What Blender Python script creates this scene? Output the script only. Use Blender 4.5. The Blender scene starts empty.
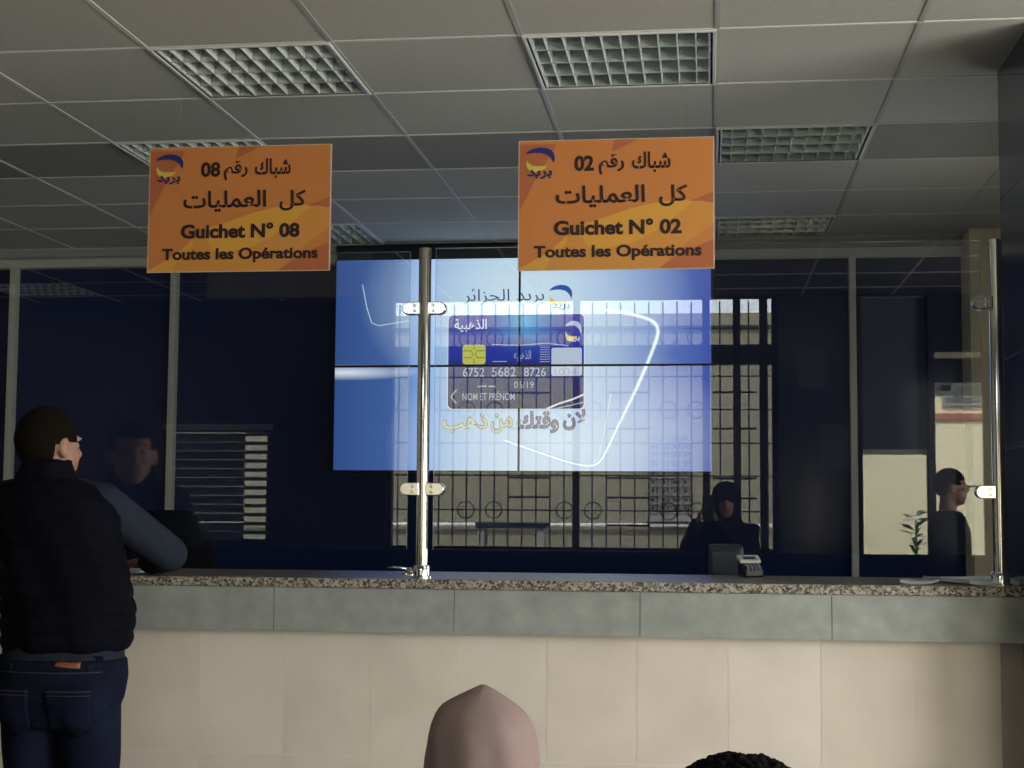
import bpy, bmesh, math, random
from mathutils import Vector, Matrix
from mathutils.bvhtree import BVHTree

random.seed(7)
SC = bpy.context.scene
COL = SC.collection
PI = math.pi

# ------------------------------------------------------------------ camera
H = 1.45                                   # eye height of the phone
CZ = H + 1.44665                           # ceiling height
cam_d = bpy.data.cameras.new('camera')
cam = bpy.data.objects.new('camera', cam_d)
COL.objects.link(cam)
cam_d.sensor_width = 36.0
cam_d.lens = 36.0 * 1515.5 / 1024.0
cam_d.clip_start = 0.05
YAW, PIT, ROL = .129005, .0815364, .00693247
_f = Vector((-math.sin(YAW) * math.cos(PIT), math.cos(YAW) * math.cos(PIT), math.sin(PIT)))
_r = Vector((math.cos(YAW), math.sin(YAW), 0))
_u = _r.cross(_f)
_r2 = _r * math.cos(ROL) + _u * math.sin(ROL)
_u2 = -_r * math.sin(ROL) + _u * math.cos(ROL)
cam.matrix_world = Matrix(((_r2.x, _u2.x, -_f.x, 0), (_r2.y, _u2.y, -_f.y, 0), (_r2.z, _u2.z, -_f.z, H), (0, 0, 0, 1)))
SC.camera = cam

# ------------------------------------------------------------------ exposure, sky, sun, added fill lights
SC.view_settings.view_transform = 'Standard'
SC.view_settings.look = 'None'
SC.view_settings.gamma = 1.0
SC.view_settings.exposure = 0.0
SC.view_settings.use_curve_mapping = False

world = bpy.data.worlds.new('daylight_sky')
SC.world = world
world.use_nodes = True
bg = world.node_tree.nodes['Background']
bg.inputs['Color'].default_value = (0.86, 0.94, 1.0, 1)
bg.inputs['Strength'].default_value = 4.6

def lamp(kind, name, loc, direction, energy, color=(1, 1, 1), size=None, size_y=None, angle=None):
    d = bpy.data.lights.new(name, kind)
    d.energy = energy
    d.color = color
    if kind == 'AREA':
        d.shape = 'RECTANGLE'
        d.size, d.size_y = size, size_y
    if angle is not None:
        d.angle = angle
    o = bpy.data.objects.new(name, d)
    COL.objects.link(o)
    o.location = loc
    o.rotation_euler = Vector(direction).to_track_quat('-Z', 'Y').to_euler()
    return o

lamp('SUN', 'sun', (0, 6, 12), (0.25, -0.62, -0.75), 8.5, (1.0, 0.93, 0.80), angle=0.02)
# added fill lamp at the right rear, set in a made-up entrance
lamp('AREA', 'added_rear_fill', (3.2, -0.55, 1.5), (-0.28, 1.0, -0.06), 32, (1.0, 0.97, 0.90), 1.8, 2.3)
# added fill brightening the right side; its side-wall window is made up
lamp('AREA', 'added_side_fill', (4.22, 2.0, 1.55), (-1.0, 0.46, -0.08), 190, (1.0, 0.975, 0.92), 2.2, 1.9)
# added fill for the office back wall, from an invented window behind the pillar
lamp('AREA', 'added_office_fill', (1.72, 6.0, 1.75), (-1.0, 0.55, -0.3), 4.5, (1.0, 0.97, 0.90), 1.1, 1.2)

# ------------------------------------------------------------------ materials
def mat(name, color, rough=0.6, metal=0.0, spec=0.5, var=0.0, scale=8.0, bump=0.0, bscale=40.0, emit=None, estr=1.0, coat=0.0):
    m = bpy.data.materials.new(name)
    m.use_nodes = True
    nt = m.node_tree
    b = nt.nodes['Principled BSDF']
    b.inputs['Base Color'].default_value = (*color, 1)
    b.inputs['Roughness'].default_value = rough
    b.inputs['Metallic'].default_value = metal
    b.inputs['Specular IOR Level'].default_value = spec
    if coat:
        b.inputs['Coat Weight'].default_value = coat
    if emit:
        b.inputs['Emission Color'].default_value = (*emit, 1)
        b.inputs['Emission Strength'].default_value = estr
    if var or bump:
        tc = nt.nodes.new('ShaderNodeTexCoord')
    if var:
        n = nt.nodes.new('ShaderNodeTexNoise')
        n.inputs['Scale'].default_value = scale
        n.inputs['Detail'].default_value = 6
        nt.links.new(tc.outputs['Object'], n.inputs['Vector'])
        r = nt.nodes.new('ShaderNodeValToRGB')
        r.color_ramp.elements[0].position = .3
        r.color_ramp.elements[1].position = .7
        r.color_ramp.elements[0].color = (*[c * (1 - var) for c in color], 1)
        r.color_ramp.elements[1].color = (*[min(1, c * (1 + var)) for c in color], 1)
        nt.links.new(n.outputs['Fac'], r.inputs['Fac'])
        nt.links.new(r.outputs['Color'], b.inputs['Base Color'])
    if bump:
        n2 = nt.nodes.new('ShaderNodeTexNoise')
        n2.inputs['Scale'].default_value = bscale
        n2.inputs['Detail'].default_value = 4
        nt.links.new(tc.outputs['Object'], n2.inputs['Vector'])
        bp = nt.nodes.new('ShaderNodeBump')
        bp.inputs['Strength'].default_value = bump
        bp.inputs['Distance'].default_value = 0.01
        nt.links.new(n2.outputs['Fac'], bp.inputs['Height'])
        nt.links.new(bp.outputs['Normal'], b.inputs['Normal'])
    return m

def emis(name, color, s=1.0):
    m = bpy.data.materials.new(name)
    m.use_nodes = True
    nt = m.node_tree
    nt.nodes.remove(nt.nodes['Principled BSDF'])
    e = nt.nodes.new('ShaderNodeEmission')
    e.inputs['Color'].default_value = (*color, 1)
    e.inputs['Strength'].default_value = s
    nt.links.new(e.outputs[0], nt.nodes['Material Output'].inputs['Surface'])
    return m

def glass_mat(name, tint, f0, edge=False):
    m = bpy.data.materials.new(name)
    m.use_nodes = True
    nt = m.node_tree
    nt.nodes.remove(nt.nodes['Principled BSDF'])
    geo = nt.nodes.new('ShaderNodeNewGeometry')
    dot = nt.nodes.new('ShaderNodeVectorMath'); dot.operation = 'DOT_PRODUCT'
    nt.links.new(geo.outputs['Incoming'], dot.inputs[0]); nt.links.new(geo.outputs['Normal'], dot.inputs[1])
    ab = nt.nodes.new('ShaderNodeMath'); ab.operation = 'ABSOLUTE'
    nt.links.new(dot.outputs['Value'], ab.inputs[0])
    om = nt.nodes.new('ShaderNodeMath'); om.operation = 'SUBTRACT'; om.inputs[0].default_value = 1.0
    nt.links.new(ab.outputs[0], om.inputs[1])
    pw = nt.nodes.new('ShaderNodeMath'); pw.operation = 'POWER'; pw.inputs[1].default_value = 5.0
    nt.links.new(om.outputs[0], pw.inputs[0])
    ma = nt.nodes.new('ShaderNodeMath'); ma.operation = 'MULTIPLY_ADD'; ma.use_clamp = True
    ma.inputs[1].default_value = 1 - f0; ma.inputs[2].default_value = f0
    nt.links.new(pw.outputs[0], ma.inputs[0])
    t = nt.nodes.new('ShaderNodeBsdfTransparent'); t.inputs['Color'].default_value = (*tint, 1)
    g = nt.nodes.new('ShaderNodeBsdfGlossy'); g.inputs['Roughness'].default_value = 0.0
    mx = nt.nodes.new('ShaderNodeMixShader')
    nt.links.new(ma.outputs[0], mx.inputs['Fac'])
    nt.links.new(t.outputs[0], mx.inputs[1]); nt.links.new(g.outputs[0], mx.inputs[2])
    nt.links.new(mx.outputs[0], nt.nodes['Material Output'].inputs['Surface'])
    return m

def granite_mat(name):
    m = mat(name, (.3, .28, .25), rough=.28, spec=.3)
    nt = m.node_tree
    b = nt.nodes['Principled BSDF']
    tc = nt.nodes.new('ShaderNodeTexCoord')
    v = nt.nodes.new('ShaderNodeTexVoronoi'); v.inputs['Scale'].default_value = 150
    nt.links.new(tc.outputs['Object'], v.inputs['Vector'])
    n = nt.nodes.new('ShaderNodeTexNoise'); n.inputs['Scale'].default_value = 70; n.inputs['Detail'].default_value = 3
    nt.links.new(tc.outputs['Object'], n.inputs['Vector'])
    sep = nt.nodes.new('ShaderNodeSeparateColor')
    nt.links.new(v.outputs['Color'], sep.inputs[0])
    ad = nt.nodes.new('ShaderNodeMath'); ad.operation = 'MULTIPLY_ADD'
    ad.inputs[1].default_value = .62
    nt.links.new(sep.outputs[0], ad.inputs[0])
    mu = nt.nodes.new('ShaderNodeMath'); mu.operation = 'MULTIPLY'; mu.inputs[1].default_value = .4
    nt.links.new(n.outputs['Fac'], mu.inputs[0]); nt.links.new(mu.outputs[0], ad.inputs[2])
    r = nt.nodes.new('ShaderNodeValToRGB')
    e = r.color_ramp.elements
    e[0].position = .2; e[0].color = (.035, .030, .026, 1)
    e[1].position = .8; e[1].color = (.42, .385, .33, 1)
    a = e.new(.42); a.color = (.15, .125, .10, 1)
    a = e.new(.55); a.color = (.27, .235, .19, 1)
    nt.links.new(ad.outputs[0], r.inputs['Fac'])
    nt.links.new(r.outputs['Color'], b.inputs['Base Color'])
    return m

def marble_mat(name, c0, c1, rough=.12):
    m = mat(name, c0, rough=rough, spec=.5)
    nt = m.node_tree
    b = nt.nodes['Principled BSDF']
    tc = nt.nodes.new('ShaderNodeTexCoord')
    n = nt.nodes.new('ShaderNodeTexNoise'); n.inputs['Scale'].default_value = 3.0; n.inputs['Detail'].default_value = 9
    n.inputs['Distortion'].default_value = .8
    nt.links.new(tc.outputs['Object'], n.inputs['Vector'])
    r = nt.nodes.new('ShaderNodeValToRGB')
    r.color_ramp.elements[0].position = .35; r.color_ramp.elements[0].color = (*c0, 1)
    r.color_ramp.elements[1].position = .75; r.color_ramp.elements[1].color = (*c1, 1)
    nt.links.new(n.outputs['Fac'], r.inputs['Fac'])
    nt.links.new(r.outputs['Color'], b.inputs['Base Color'])
    return m

M = {}
M['tile'] = mat('ceiling_tile', (.49, .478, .43), .9, var=.05, scale=60, spec=.2)
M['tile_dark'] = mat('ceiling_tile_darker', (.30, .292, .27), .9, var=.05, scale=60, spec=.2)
M['tgrid'] = mat('white_tee_bar', (.66, .65, .59), .55)
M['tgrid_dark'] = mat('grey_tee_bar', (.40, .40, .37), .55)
M['plaster'] = mat('grey_plaster', (.33, .33, .31), .9)
M['alu'] = mat('brushed_aluminium', (.66, .67, .58), .42, .1)
M['darkglass'] = mat('dark_blue_glass', (.020, .033, .105), .12, 0, .22)
M['darkpanel'] = mat('dark_mount_panel', (.010, .012, .022), .4)
M['steel'] = mat('polished_steel', (.74, .72, .66), .11, 1.0)
M['chrome'] = mat('chrome', (.88, .87, .83), .10, 1.0)
M['glass'] = glass_mat('clear_glass', (.965, .975, .97), .098)
M['glassedge'] = mat('glass_edge', (.20, .26, .25), .15, spec=.8)
M['winglass'] = glass_mat('window_glass', (.97, .98, .98), .04)
M['granite'] = granite_mat('speckled_granite')
M['granite_edge'] = M['granite'].copy()
M['granite_edge'].node_tree.nodes['Principled BSDF'].inputs['Roughness'].default_value = .6
M['fascia'] = mat('grey_stone_tile', (.30, .315, .295), .5, var=.16, scale=14)
M['cream'] = mat('cream_marble_tile', (.69, .615, .525), .38, var=.07, scale=4.5)
M['cream_b'] = mat('cream_marble_tile_pale', (.71, .64, .555), .38, var=.07, scale=3.5)
M['grout'] = mat('pale_grout', (.76, .69, .60), .9)
M['groutd'] = mat('grey_grout', (.20, .20, .19), .9)
M['pier'] = mat('brown_stone', (.42, .37, .31), .6, var=.1)
M['marble'] = marble_mat('dark_blue_marble', (.050, .055, .080), (.10, .105, .135))
M['marblejoint'] = mat('marble_joint', (.10, .10, .11), .7)
M['creamwall'] = mat('cream_paint', (.72, .66, .47), .8)
M['floor'] = mat('beige_floor_tile', (.21, .19, .16), .3, var=.06)
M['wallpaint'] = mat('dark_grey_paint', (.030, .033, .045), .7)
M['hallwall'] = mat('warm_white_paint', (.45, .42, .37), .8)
M['frame'] = mat('dark_window_frame', (.014, .016, .024), .5)
M['bar'] = mat('iron_bar', (.02, .02, .024), .5)
M['louvre'] = mat('bright_aluminium_blade', (.95, .97, .92), .30, .25)
M['housing'] = mat('dark_reflector', (.035, .038, .036), .3, .0)
M['reflector'] = mat('grey_mirror_reflector', (.46, .50, .46), .25, .6)
M['lamptube'] = mat('fluorescent_tube', (.85, .88, .85), .25)
M['lampblack'] = mat('lamp_end_black', (.012, .012, .014), .4)
M['black'] = mat('black_plastic', (.008, .008, .011), .4)
M['bezel'] = mat('thin_black_bezel', (.006, .008, .02), .35)
M['paper'] = mat('white_paper', (.62, .64, .66), .7)
M['plastic_blue'] = mat('blue_grey_plastic', (.045, .060, .10), .45)
M['white_plastic'] = mat('white_plastic', (.60, .64, .58), .35)
M['orange'] = mat('sign_orange', (.56, .20, .052), .42)
M['orange_d'] = mat('sign_deep_orange', (.43, .125, .045), .42)
M['orange_y'] = mat('sign_amber', (.60, .26, .052), .42)
M['orange_g'] = mat('sign_yellow', (.66, .33, .050), .42)
M['signedge'] = mat('sign_clear_edge', (.55, .45, .33), .3)
M['ink'] = mat('sign_ink', (.022, .010, .010), .5)
M['ink_blue'] = mat('sign_blue', (.018, .024, .15), .4)
M['ink_yellow'] = mat('sign_logo_yellow', (.62, .48, .07), .4)
M['wire'] = mat('nylon_line', (.22, .22, .21), .4)
M['skin'] = mat('skin', (.36, .19, .125), .55, var=.06, scale=30)
M['hair'] = mat('dark_brown_hair', (.010, .007, .005), .85, spec=.06, bump=.8, bscale=160)
M['blackhair'] = mat('black_hair', (.006, .005, .005), .85, spec=.08, bump=.6, bscale=200)
M['vest'] = mat('navy_quilted_nylon', (.0035, .004, .008), .85, spec=.08, bump=.5, bscale=25)
M['sleeve'] = mat('slate_blue_cotton', (.020, .026, .040), .9, spec=.1, bump=.5, bscale=22)
M['jeans'] = mat('dark_denim', (.0080, .0105, .025), .9, spec=.08, var=.35, scale=7, bump=.4, bscale=18)
M['thread'] = mat('tan_thread', (.045, .036, .034), .8)
M['leather'] = mat('tan_leather', (.22, .070, .025), .6)
M['shoe'] = mat('black_shoe_leather', (.01, .01, .01), .4)
M['darkcloth'] = mat('black_cloth', (.008, .009, .013), .9, spec=.1)
M['hijab'] = mat('dusty_rose_cloth', (.285, .205, .188), .9, spec=.15, bump=.7, bscale=9)
M['eye'] = mat('eye_white', (.30, .28, .26), .35)
M['iris'] = mat('eye_iris', (.03, .015, .01), .2)
M['bench'] = mat('grey_bench_plastic', (.12, .13, .15), .5)
M['wing'] = mat('sunlit_cream_facade', (.86, .78, .53), .9, var=.05, scale=1.5)  # sunlit brightness of the wing put into its colour
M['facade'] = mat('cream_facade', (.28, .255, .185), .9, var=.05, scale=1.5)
M['facade_red'] = mat('brick_red_band', (.40, .16, .11), .9)
M['facade_grey'] = mat('facade_grey', (.30, .29, .28), .8)
M['asphalt'] = mat('asphalt', (.17, .165, .16), .9)
M['pipe'] = mat('white_pipe', (.80, .82, .80), .5)
M['slat'] = mat('blind_slat', (.40, .38, .34), .5)
M['slat_dark'] = mat('dark_shutter_slat', (.12, .13, .16), .45)
M['leaf'] = mat('dark_leaf', (.05, .08, .03), .7)

# ------------------------------------------------------------------ mesh builder
class MB:
    def __init__(s):
        s.v = []; s.f = []; s.m = []
    def add(s, vs, fs, mi=0):
        o = len(s.v)
        s.v += [tuple(x) for x in vs]
        for f in fs:
            s.f.append([o + i for i in f]); s.m.append(mi)
        return s
    def box(s, x0, x1, y0, y1, z0, z1, mi=0):
        vs = [(x0, y0, z0), (x1, y0, z0), (x1, y1, z0), (x0, y1, z0), (x0, y0, z1), (x1, y0, z1), (x1, y1, z1), (x0, y1, z1)]
        return s.add(vs, [(3, 2, 1, 0), (4, 5, 6, 7), (0, 1, 5, 4), (1, 2, 6, 5), (2, 3, 7, 6), (3, 0, 4, 7)], mi)
    def poly(s, pts, mi=0):
        return s.add(pts, [tuple(range(len(pts)))], mi)
    def tube(s, pts, rad, n=16, mi=0, caps=True, flat=None):
        pts = [Vector(p) for p in pts]
        if not isinstance(rad, (list, tuple)):
            rad = [rad] * len(pts)
        t0 = (pts[1] - pts[0]).normalized()
        ref = Vector((0, 0, 1)) if abs(t0.z) < .9 else Vector((0, 1, 0))
        a = t0.cross(ref).normalized()
        rings = []
        for i, p in enumerate(pts):
            t = (pts[min(i + 1, len(pts) - 1)] - pts[max(i - 1, 0)]).normalized()
            a = (a - t * a.dot(t)).normalized()
            b = t.cross(a)
            rings.append([p + (a * math.cos(2 * PI * k / n) + b * math.sin(2 * PI * k / n)) * rad[i] for k in range(n)])
        return s.rings(rings, mi, caps)
    def rings(s, rings, mi=0, caps=True):
        n = len(rings[0]); o = len(s.v)
        for r in rings:
            s.v += [tuple(p) for p in r]
        for i in range(len(rings) - 1):
            for k in range(n):
                k2 = (k + 1) % n
                s.f.append([o + i * n + k, o + i * n + k2, o + (i + 1) * n + k2, o + (i + 1) * n + k]); s.m.append(mi)
        if caps:
            s.f.append([o + k for k in range(n)][::-1]); s.m.append(mi)
            e = o + (len(rings) - 1) * n
            s.f.append([e + k for k in range(n)]); s.m.append(mi)
        return s
    def lathe(s, prof, c=(0, 0, 0), n=32, mi=0):
        return s.rings([[(c[0] + r * math.cos(2 * PI * k / n), c[1] + r * math.sin(2 * PI * k / n), c[2] + z) for k in range(n)] for r, z in prof], mi)
    def ell(s, c, r, mi=0, nu=20, nv=14, rot=None):
        c = Vector(c); rings = []
        for j in range(nv + 1):
            ph = -PI / 2 + PI * (j + .0) / nv
            ph = max(-PI / 2 + .03, min(PI / 2 - .03, ph))
            ring = []
            for k in range(nu):
                th = 2 * PI * k / nu
                p = Vector((r[0] * math.cos(ph) * math.cos(th), r[1] * math.cos(ph) * math.sin(th), r[2] * math.sin(ph)))
                if rot is not None: p = rot @ p
                ring.append(c + p)
            rings.append(ring)
        return s.rings(rings, mi)
    def limb(s, pts, rad, n=14, mi=0):
        """tapering tube with rounded ends"""
        pts = [Vector(p) for p in pts]
        a = (pts[0] - pts[1]).normalized(); b = (pts[-1] - pts[-2]).normalized()
        P = [pts[0] + a * rad[0] * .85, pts[0] + a * rad[0] * .5] + pts + [pts[-1] + b * rad[-1] * .5, pts[-1] + b * rad[-1] * .85]
        R = [rad[0] * .45, rad[0] * .85] + list(rad) + [rad[-1] * .85, rad[-1] * .45]
        return s.tube(P, R, n, mi)
    def xform(s, mtx):
        s.v = [tuple(mtx @ Vector(p)) for p in s.v]
        return s
    def mesh(s, name):
        me = bpy.data.meshes.new(name)
        me.from_pydata(s.v, [], s.f)
        me.polygons.foreach_set('material_index', s.m)
        me.update()
        return me
    def build(s, name, mats, parent=None, smooth=False, bevel=0.0, fix=True, seg=2):
        me = s.mesh(name)
        if fix:
            bm = bmesh.new(); bm.from_mesh(me)
            bmesh.ops.recalc_face_normals(bm, faces=bm.faces)
            bm.to_mesh(me); bm.free()
        return link(name, me, mats, parent, smooth, bevel, seg)

def link(name, me, mats, parent=None, smooth=False, bevel=0.0, seg=2):
    if not isinstance(mats, (list, tuple)):
        mats = [mats]
    for m in mats:
        me.materials.append(M[m] if isinstance(m, str) else m)
    o = bpy.data.objects.new(name, me)
    COL.objects.link(o)
    if smooth:
        for p in me.polygons: p.use_smooth = True
        if smooth == 'auto':
            bm = bmesh.new(); bm.from_mesh(me)
            for e in bm.edges:
                if len(e.link_faces) == 2 and e.calc_face_angle(0) > .6: e.smooth = False
            bm.to_mesh(me); bm.free()
    if bevel:
        b = o.modifiers.new('bevel', 'BEVEL'); b.width = bevel; b.segments = seg; b.limit_method = 'ANGLE'
    if parent is not None:
        o.parent = parent
    return o

def thing(name, label, cat, loc=(0, 0, 0), rotz=0, group=None):
    o = bpy.data.objects.new(name, None); COL.objects.link(o)
    o.location = loc; o.rotation_euler = (0, 0, rotz)
    o.empty_display_size = .1
    return tag(o, label, cat, group)
def tag(o, label, cat, group=None):
    o['label'] = label; o['category'] = cat
    if group: o['group'] = group
    return o
def struct(o, label=None):
    o['kind'] = 'structure'
    if label: o['label'] = label
    return o
def copy_tree(o, loc, label, rotz=None):
    c = o.copy(); COL.objects.link(c); c.location = loc; c['label'] = label
    if rotz is not None: c.rotation_euler = (0, 0, rotz)
    for ch in list(o.children):
        d = ch.copy(); COL.objects.link(d); d.parent = c
        for g in list(ch.children):
            e = g.copy(); COL.objects.link(e); e.parent = d
    return c

def text_faces(body, spacing=1.0, bold=0.0):
    """filled outlines of a line of lettering, as (verts2d, faces), fitted later"""
    c = bpy.data.curves.new('lettering', 'FONT')
    c.body = body; c.resolution_u = 4; c.space_character = spacing
    c.offset = bold
    o = bpy.data.objects.new('lettering', c); COL.objects.link(o)
    bpy.context.view_layer.update()
    me = bpy.data.meshes.new_from_object(o.evaluated_get(bpy.context.evaluated_depsgraph_get()))
    vs = [(v.co.x, v.co.y) for v in me.vertices]
    fs = [tuple(p.vertices) for p in me.polygons]
    bpy.data.objects.remove(o); bpy.data.curves.remove(c); bpy.data.meshes.remove(me)
    return vs, fs

def put_text(mb, body, x0, x1, z0, z1, y, mi=0, bold=0.0, shear=0.0):
    vs, fs = text_faces(body, 1.0, bold)
    ax = min(v[0] for v in vs); bx = max(v[0] for v in vs); az = min(v[1] for v in vs); bz = max(v[1] for v in vs)
    P = [(x0 + (v[0] - ax) / (bx - ax) * (x1 - x0) + shear * (v[1] - az) / (bz - az), y, z0 + (v[1] - az) / (bz - az) * (z1 - z0)) for v in vs]
    mb.add(P, fs, mi)

def evaluated(o):
    dg = bpy.context.evaluated_depsgraph_get()
    return bpy.data.meshes.new_from_object(o.evaluated_get(dg))

def blob(mb, voxel=.008, smooth=3):
    """union of overlapping closed pieces as one continuous skin"""
    me = mb.mesh('skin')
    bm = bmesh.new(); bm.from_mesh(me); bmesh.ops.recalc_face_normals(bm, faces=bm.faces); bm.to_mesh(me); bm.free()
    o = bpy.data.objects.new('skin', me); COL.objects.link(o)
    r = o.modifiers.new('r', 'REMESH'); r.mode = 'VOXEL'; r.voxel_size = voxel
    s = o.modifiers.new('s', 'SMOOTH'); s.iterations = smooth; s.factor = .5
    bpy.context.view_layer.update()
    out = evaluated(o)
    bpy.data.objects.remove(o); bpy.data.meshes.remove(me)
    out.materials.clear()
    return out

# ------------------------------------------------------------------ room shell
XL, XR, YR = -5.2, 4.3, -0.6          # left wall, right wall, rear wall
T0X, T0Y, TS = -1.768, 4.52573, .6    # ceiling tile module
YB = 8.2                              # glazed partition behind the counter
struct(MB().box(XL, XR, YR, YB, -.05, 0).build('floor', 'floor'))
struct(MB().box(XL - .2, XR + .2, YR - .3, YB + .3, 3.12, 3.22).build('ceiling_slab', 'plaster'))
struct(MB().box(XL - .1, XL, YR - .2, YB, 0, 3.12).build('wall_left', 'hallwall'))
wr = MB()
for b_ in ((-.8, 5.1, 0, .55), (-.8, 5.1, 2.55, 3.12), (-.8, .85, .55, 2.55), (3.15, 5.1, .55, 2.55)): wr.box(XR, XR + .1, *b_)
struct(wr.build('wall_right', 'hallwall'))
wr = MB()
for b_ in ((.85, 3.15, .55, .60), (.85, 3.15, 2.50, 2.55), (.85, .90, .60, 2.50), (3.10, 3.15, .60, 2.50), (1.97, 2.03, .60, 2.50)): wr.box(XR + .02, XR + .08, *b_)
wr = struct(wr.build('added_window_5', 'alu'))  # unseen window, added around the side fill lamp
MB().box(XR + .047, XR + .053, .87, 3.13, .57, 2.53).build('pane', 'winglass', wr)
wr = MB()
for b_ in ((5.095, YB, 0, 1.1), (5.095, YB, 2.4, 3.12), (5.095, 5.4, 1.1, 2.4), (6.6, YB, 1.1, 2.4)): wr.box(1.75, 1.85, *b_)
struct(wr.build('wall_right_office', 'creamwall'))
wr = MB()
for b_ in ((5.4, 6.6, 1.1, 1.14), (5.4, 6.6, 2.36, 2.4), (5.4, 5.44, 1.14, 2.36), (6.56, 6.6, 1.14, 2.36)): wr.box(1.77, 1.83, *b_)
wr = struct(wr.build('added_window_6', 'alu'))  # invented window, added to carry the office fill lamp
MB().box(1.797, 1.803, 5.42, 6.58, 1.12, 2.38).build('pane', 'winglass', wr)
struct(MB().box(1.85, XR, 5.0, 5.1, 0, 3.12).build('wall_divider', 'hallwall'))

FIX = [(0, 0), (2, 0), (-1, 2), (3, 2), (-1, 5), (3, 5), (-5, -8)]
ceil = MB(); c0, c1, r0, r1 = -6, 11, -9, 6
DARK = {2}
for c in range(c0, c1):
    for r in range(r0, r1):
        if (c, r) in FIX: continue
        x, y = T0X + c * TS, T0Y + r * TS
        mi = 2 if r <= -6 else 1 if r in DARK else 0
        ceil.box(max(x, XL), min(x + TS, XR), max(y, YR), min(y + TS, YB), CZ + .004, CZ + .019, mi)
M['tile_rear'] = mat('rear_tile_darkened', (.05, .055, .07), .8)  # near-black colour put in to keep the ceiling's mirror image dim
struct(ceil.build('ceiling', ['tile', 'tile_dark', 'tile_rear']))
g = MB()
for c in range(c0, c1 + 1):
    x = T0X + c * TS
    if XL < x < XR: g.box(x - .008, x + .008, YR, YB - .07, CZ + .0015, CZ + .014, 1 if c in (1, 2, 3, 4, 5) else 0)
for r in range(r0, r1 + 1):
    y = T0Y + r * TS
    if y > YR: g.box(XL, XR, y - .0065, y + .0065, CZ + .0011, CZ + .013, 0)
struct(g.build('trim_ceiling_grid', ['tgrid', 'tgrid_dark']))

# partition of dark glass behind the counter
struct(MB().box(XL, 1.75, YB + .02, YB + .08, 0, 3.12).build('wall_back', 'darkglass'))
struct(MB().box(XL, -2.05, YB - .06, YB + .02, 2.845, CZ + .02).build('trim_bulkhead_left', 'plaster'))
struct(MB().box(.04, 1.75, YB - .06, YB + .02, 2.845, CZ + .02).build('trim_bulkhead_right', 'plaster'))
for i, x in enumerate((-4.93, -3.945, -2.990, .765)):
    struct(MB().box(x - .018, x + .018, YB - .04, YB + .02, 0, 2.80).build('trim_mullion_%d' % (i + 1), 'alu', bevel=.003))
struct(MB().box(XL, 1.75, YB - .045, YB + .02, 2.798, 2.848).build('trim_top_rail', 'alu', bevel=.003))
struct(MB().box(1.335, 1.75, 7.95, YB + .02, 0, CZ + .004).build('wall_pilaster', 'creamwall', bevel=.004))

# dark marble pillar at the right end of the counter, tile joints standing in its faces
pil = MB().box(.956, 1.75, 4.55, 5.095, 0, CZ + .10)
jo = MB()
for z in (.55, 1.10, 1.65, 1.94, 2.47):
    jo.box(.9552, 1.75, 4.5492, 5.0955, z - .0015, z + .0015)
p = struct(pil.build('pillar', 'marble', bevel=.004))
struct(jo.build('trim_pillar_joints', 'marblejoint'))
p['label'] = 'dark marble pillar standing at the right end of the counter'

# ------------------------------------------------------------------ service counter
CT = 1.222
cnt = thing('service_counter', 'long tiled service counter with grey fascia and speckled granite top', 'counter', (0, 4.78, 0))
cnt.location = (0, 0, 0)
o = MB().box(XL + .004, .955, 4.775, 5.36, CT - .031, CT).build('countertop', ['granite', 'granite_edge'], cnt, bevel=.004)
for pl in o.data.polygons:
    if abs(pl.normal.y) > .9: pl.material_index = 1
fa = MB(); xs = [.955]
x = .375
while x > XL: xs.append(x); x -= .588
xs.append(XL + .004)
for a, b in zip(xs[1:], xs[:-1]):
    fa.box(a + .0012, b - .0012, 4.785, 4.81, 1.052, CT - .032)
fa.box(XL + .004, .955, 4.793, 4.83, 1.054, CT - .032, 1)
fa.build('fascia', ['fascia', 'groutd'], cnt)
fw = MB(); k = 0
x = .886
while x > XL + .004:
    a = max(XL + .004, x - (.257 if k == 0 else .2853))
    for z0, z1 in ((.06, .648), (.651, 1.052)):
        fw.box(a + .0012, x - .0012, 4.85, 4.87, z0, z1, (k * 7 + (z0 > .5)) % 3 == 0)
    x = a; k += 1
    if a == XL + .004: break
fw.box(XL + .004, .886, 4.8512, 4.90, .0, 1.052, 2)
fw.build('front_cladding', ['cream', 'cream_b', 'grout'], cnt)
MB().box(.8865, .955, 4.853, 4.95, 0, 1.051).build('end_pier', 'pier', cnt)
MB().box(XL + .004, .955, 4.90, 5.30, .02, CT - .033).build('carcass', 'darkpanel', cnt)

# ------------------------------------------------------------------ glass screens on steel posts
def clamp(sign):
    """rounded chrome clip gripping the pane, local to the post axis"""
    n = 14; rings = []
    for y0, k in ((-.020, .86), (-.015, 1.0), (.015, 1.0), (.020, .86)):
        pts = [(sign * .014, -.021 * k), (sign * (.052), -.021 * k)]
        pts += [(sign * (.052 + .021 * k * math.cos(t)), .021 * k * math.sin(t)) for t in [(-PI / 2) + PI * j / n for j in range(1, n)]]
        pts += [(sign * (.052), .021 * k), (sign * .014, .021 * k)]
        rings.append([(px, y0, pz) for px, pz in pts])
    return MB().rings(rings)

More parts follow.
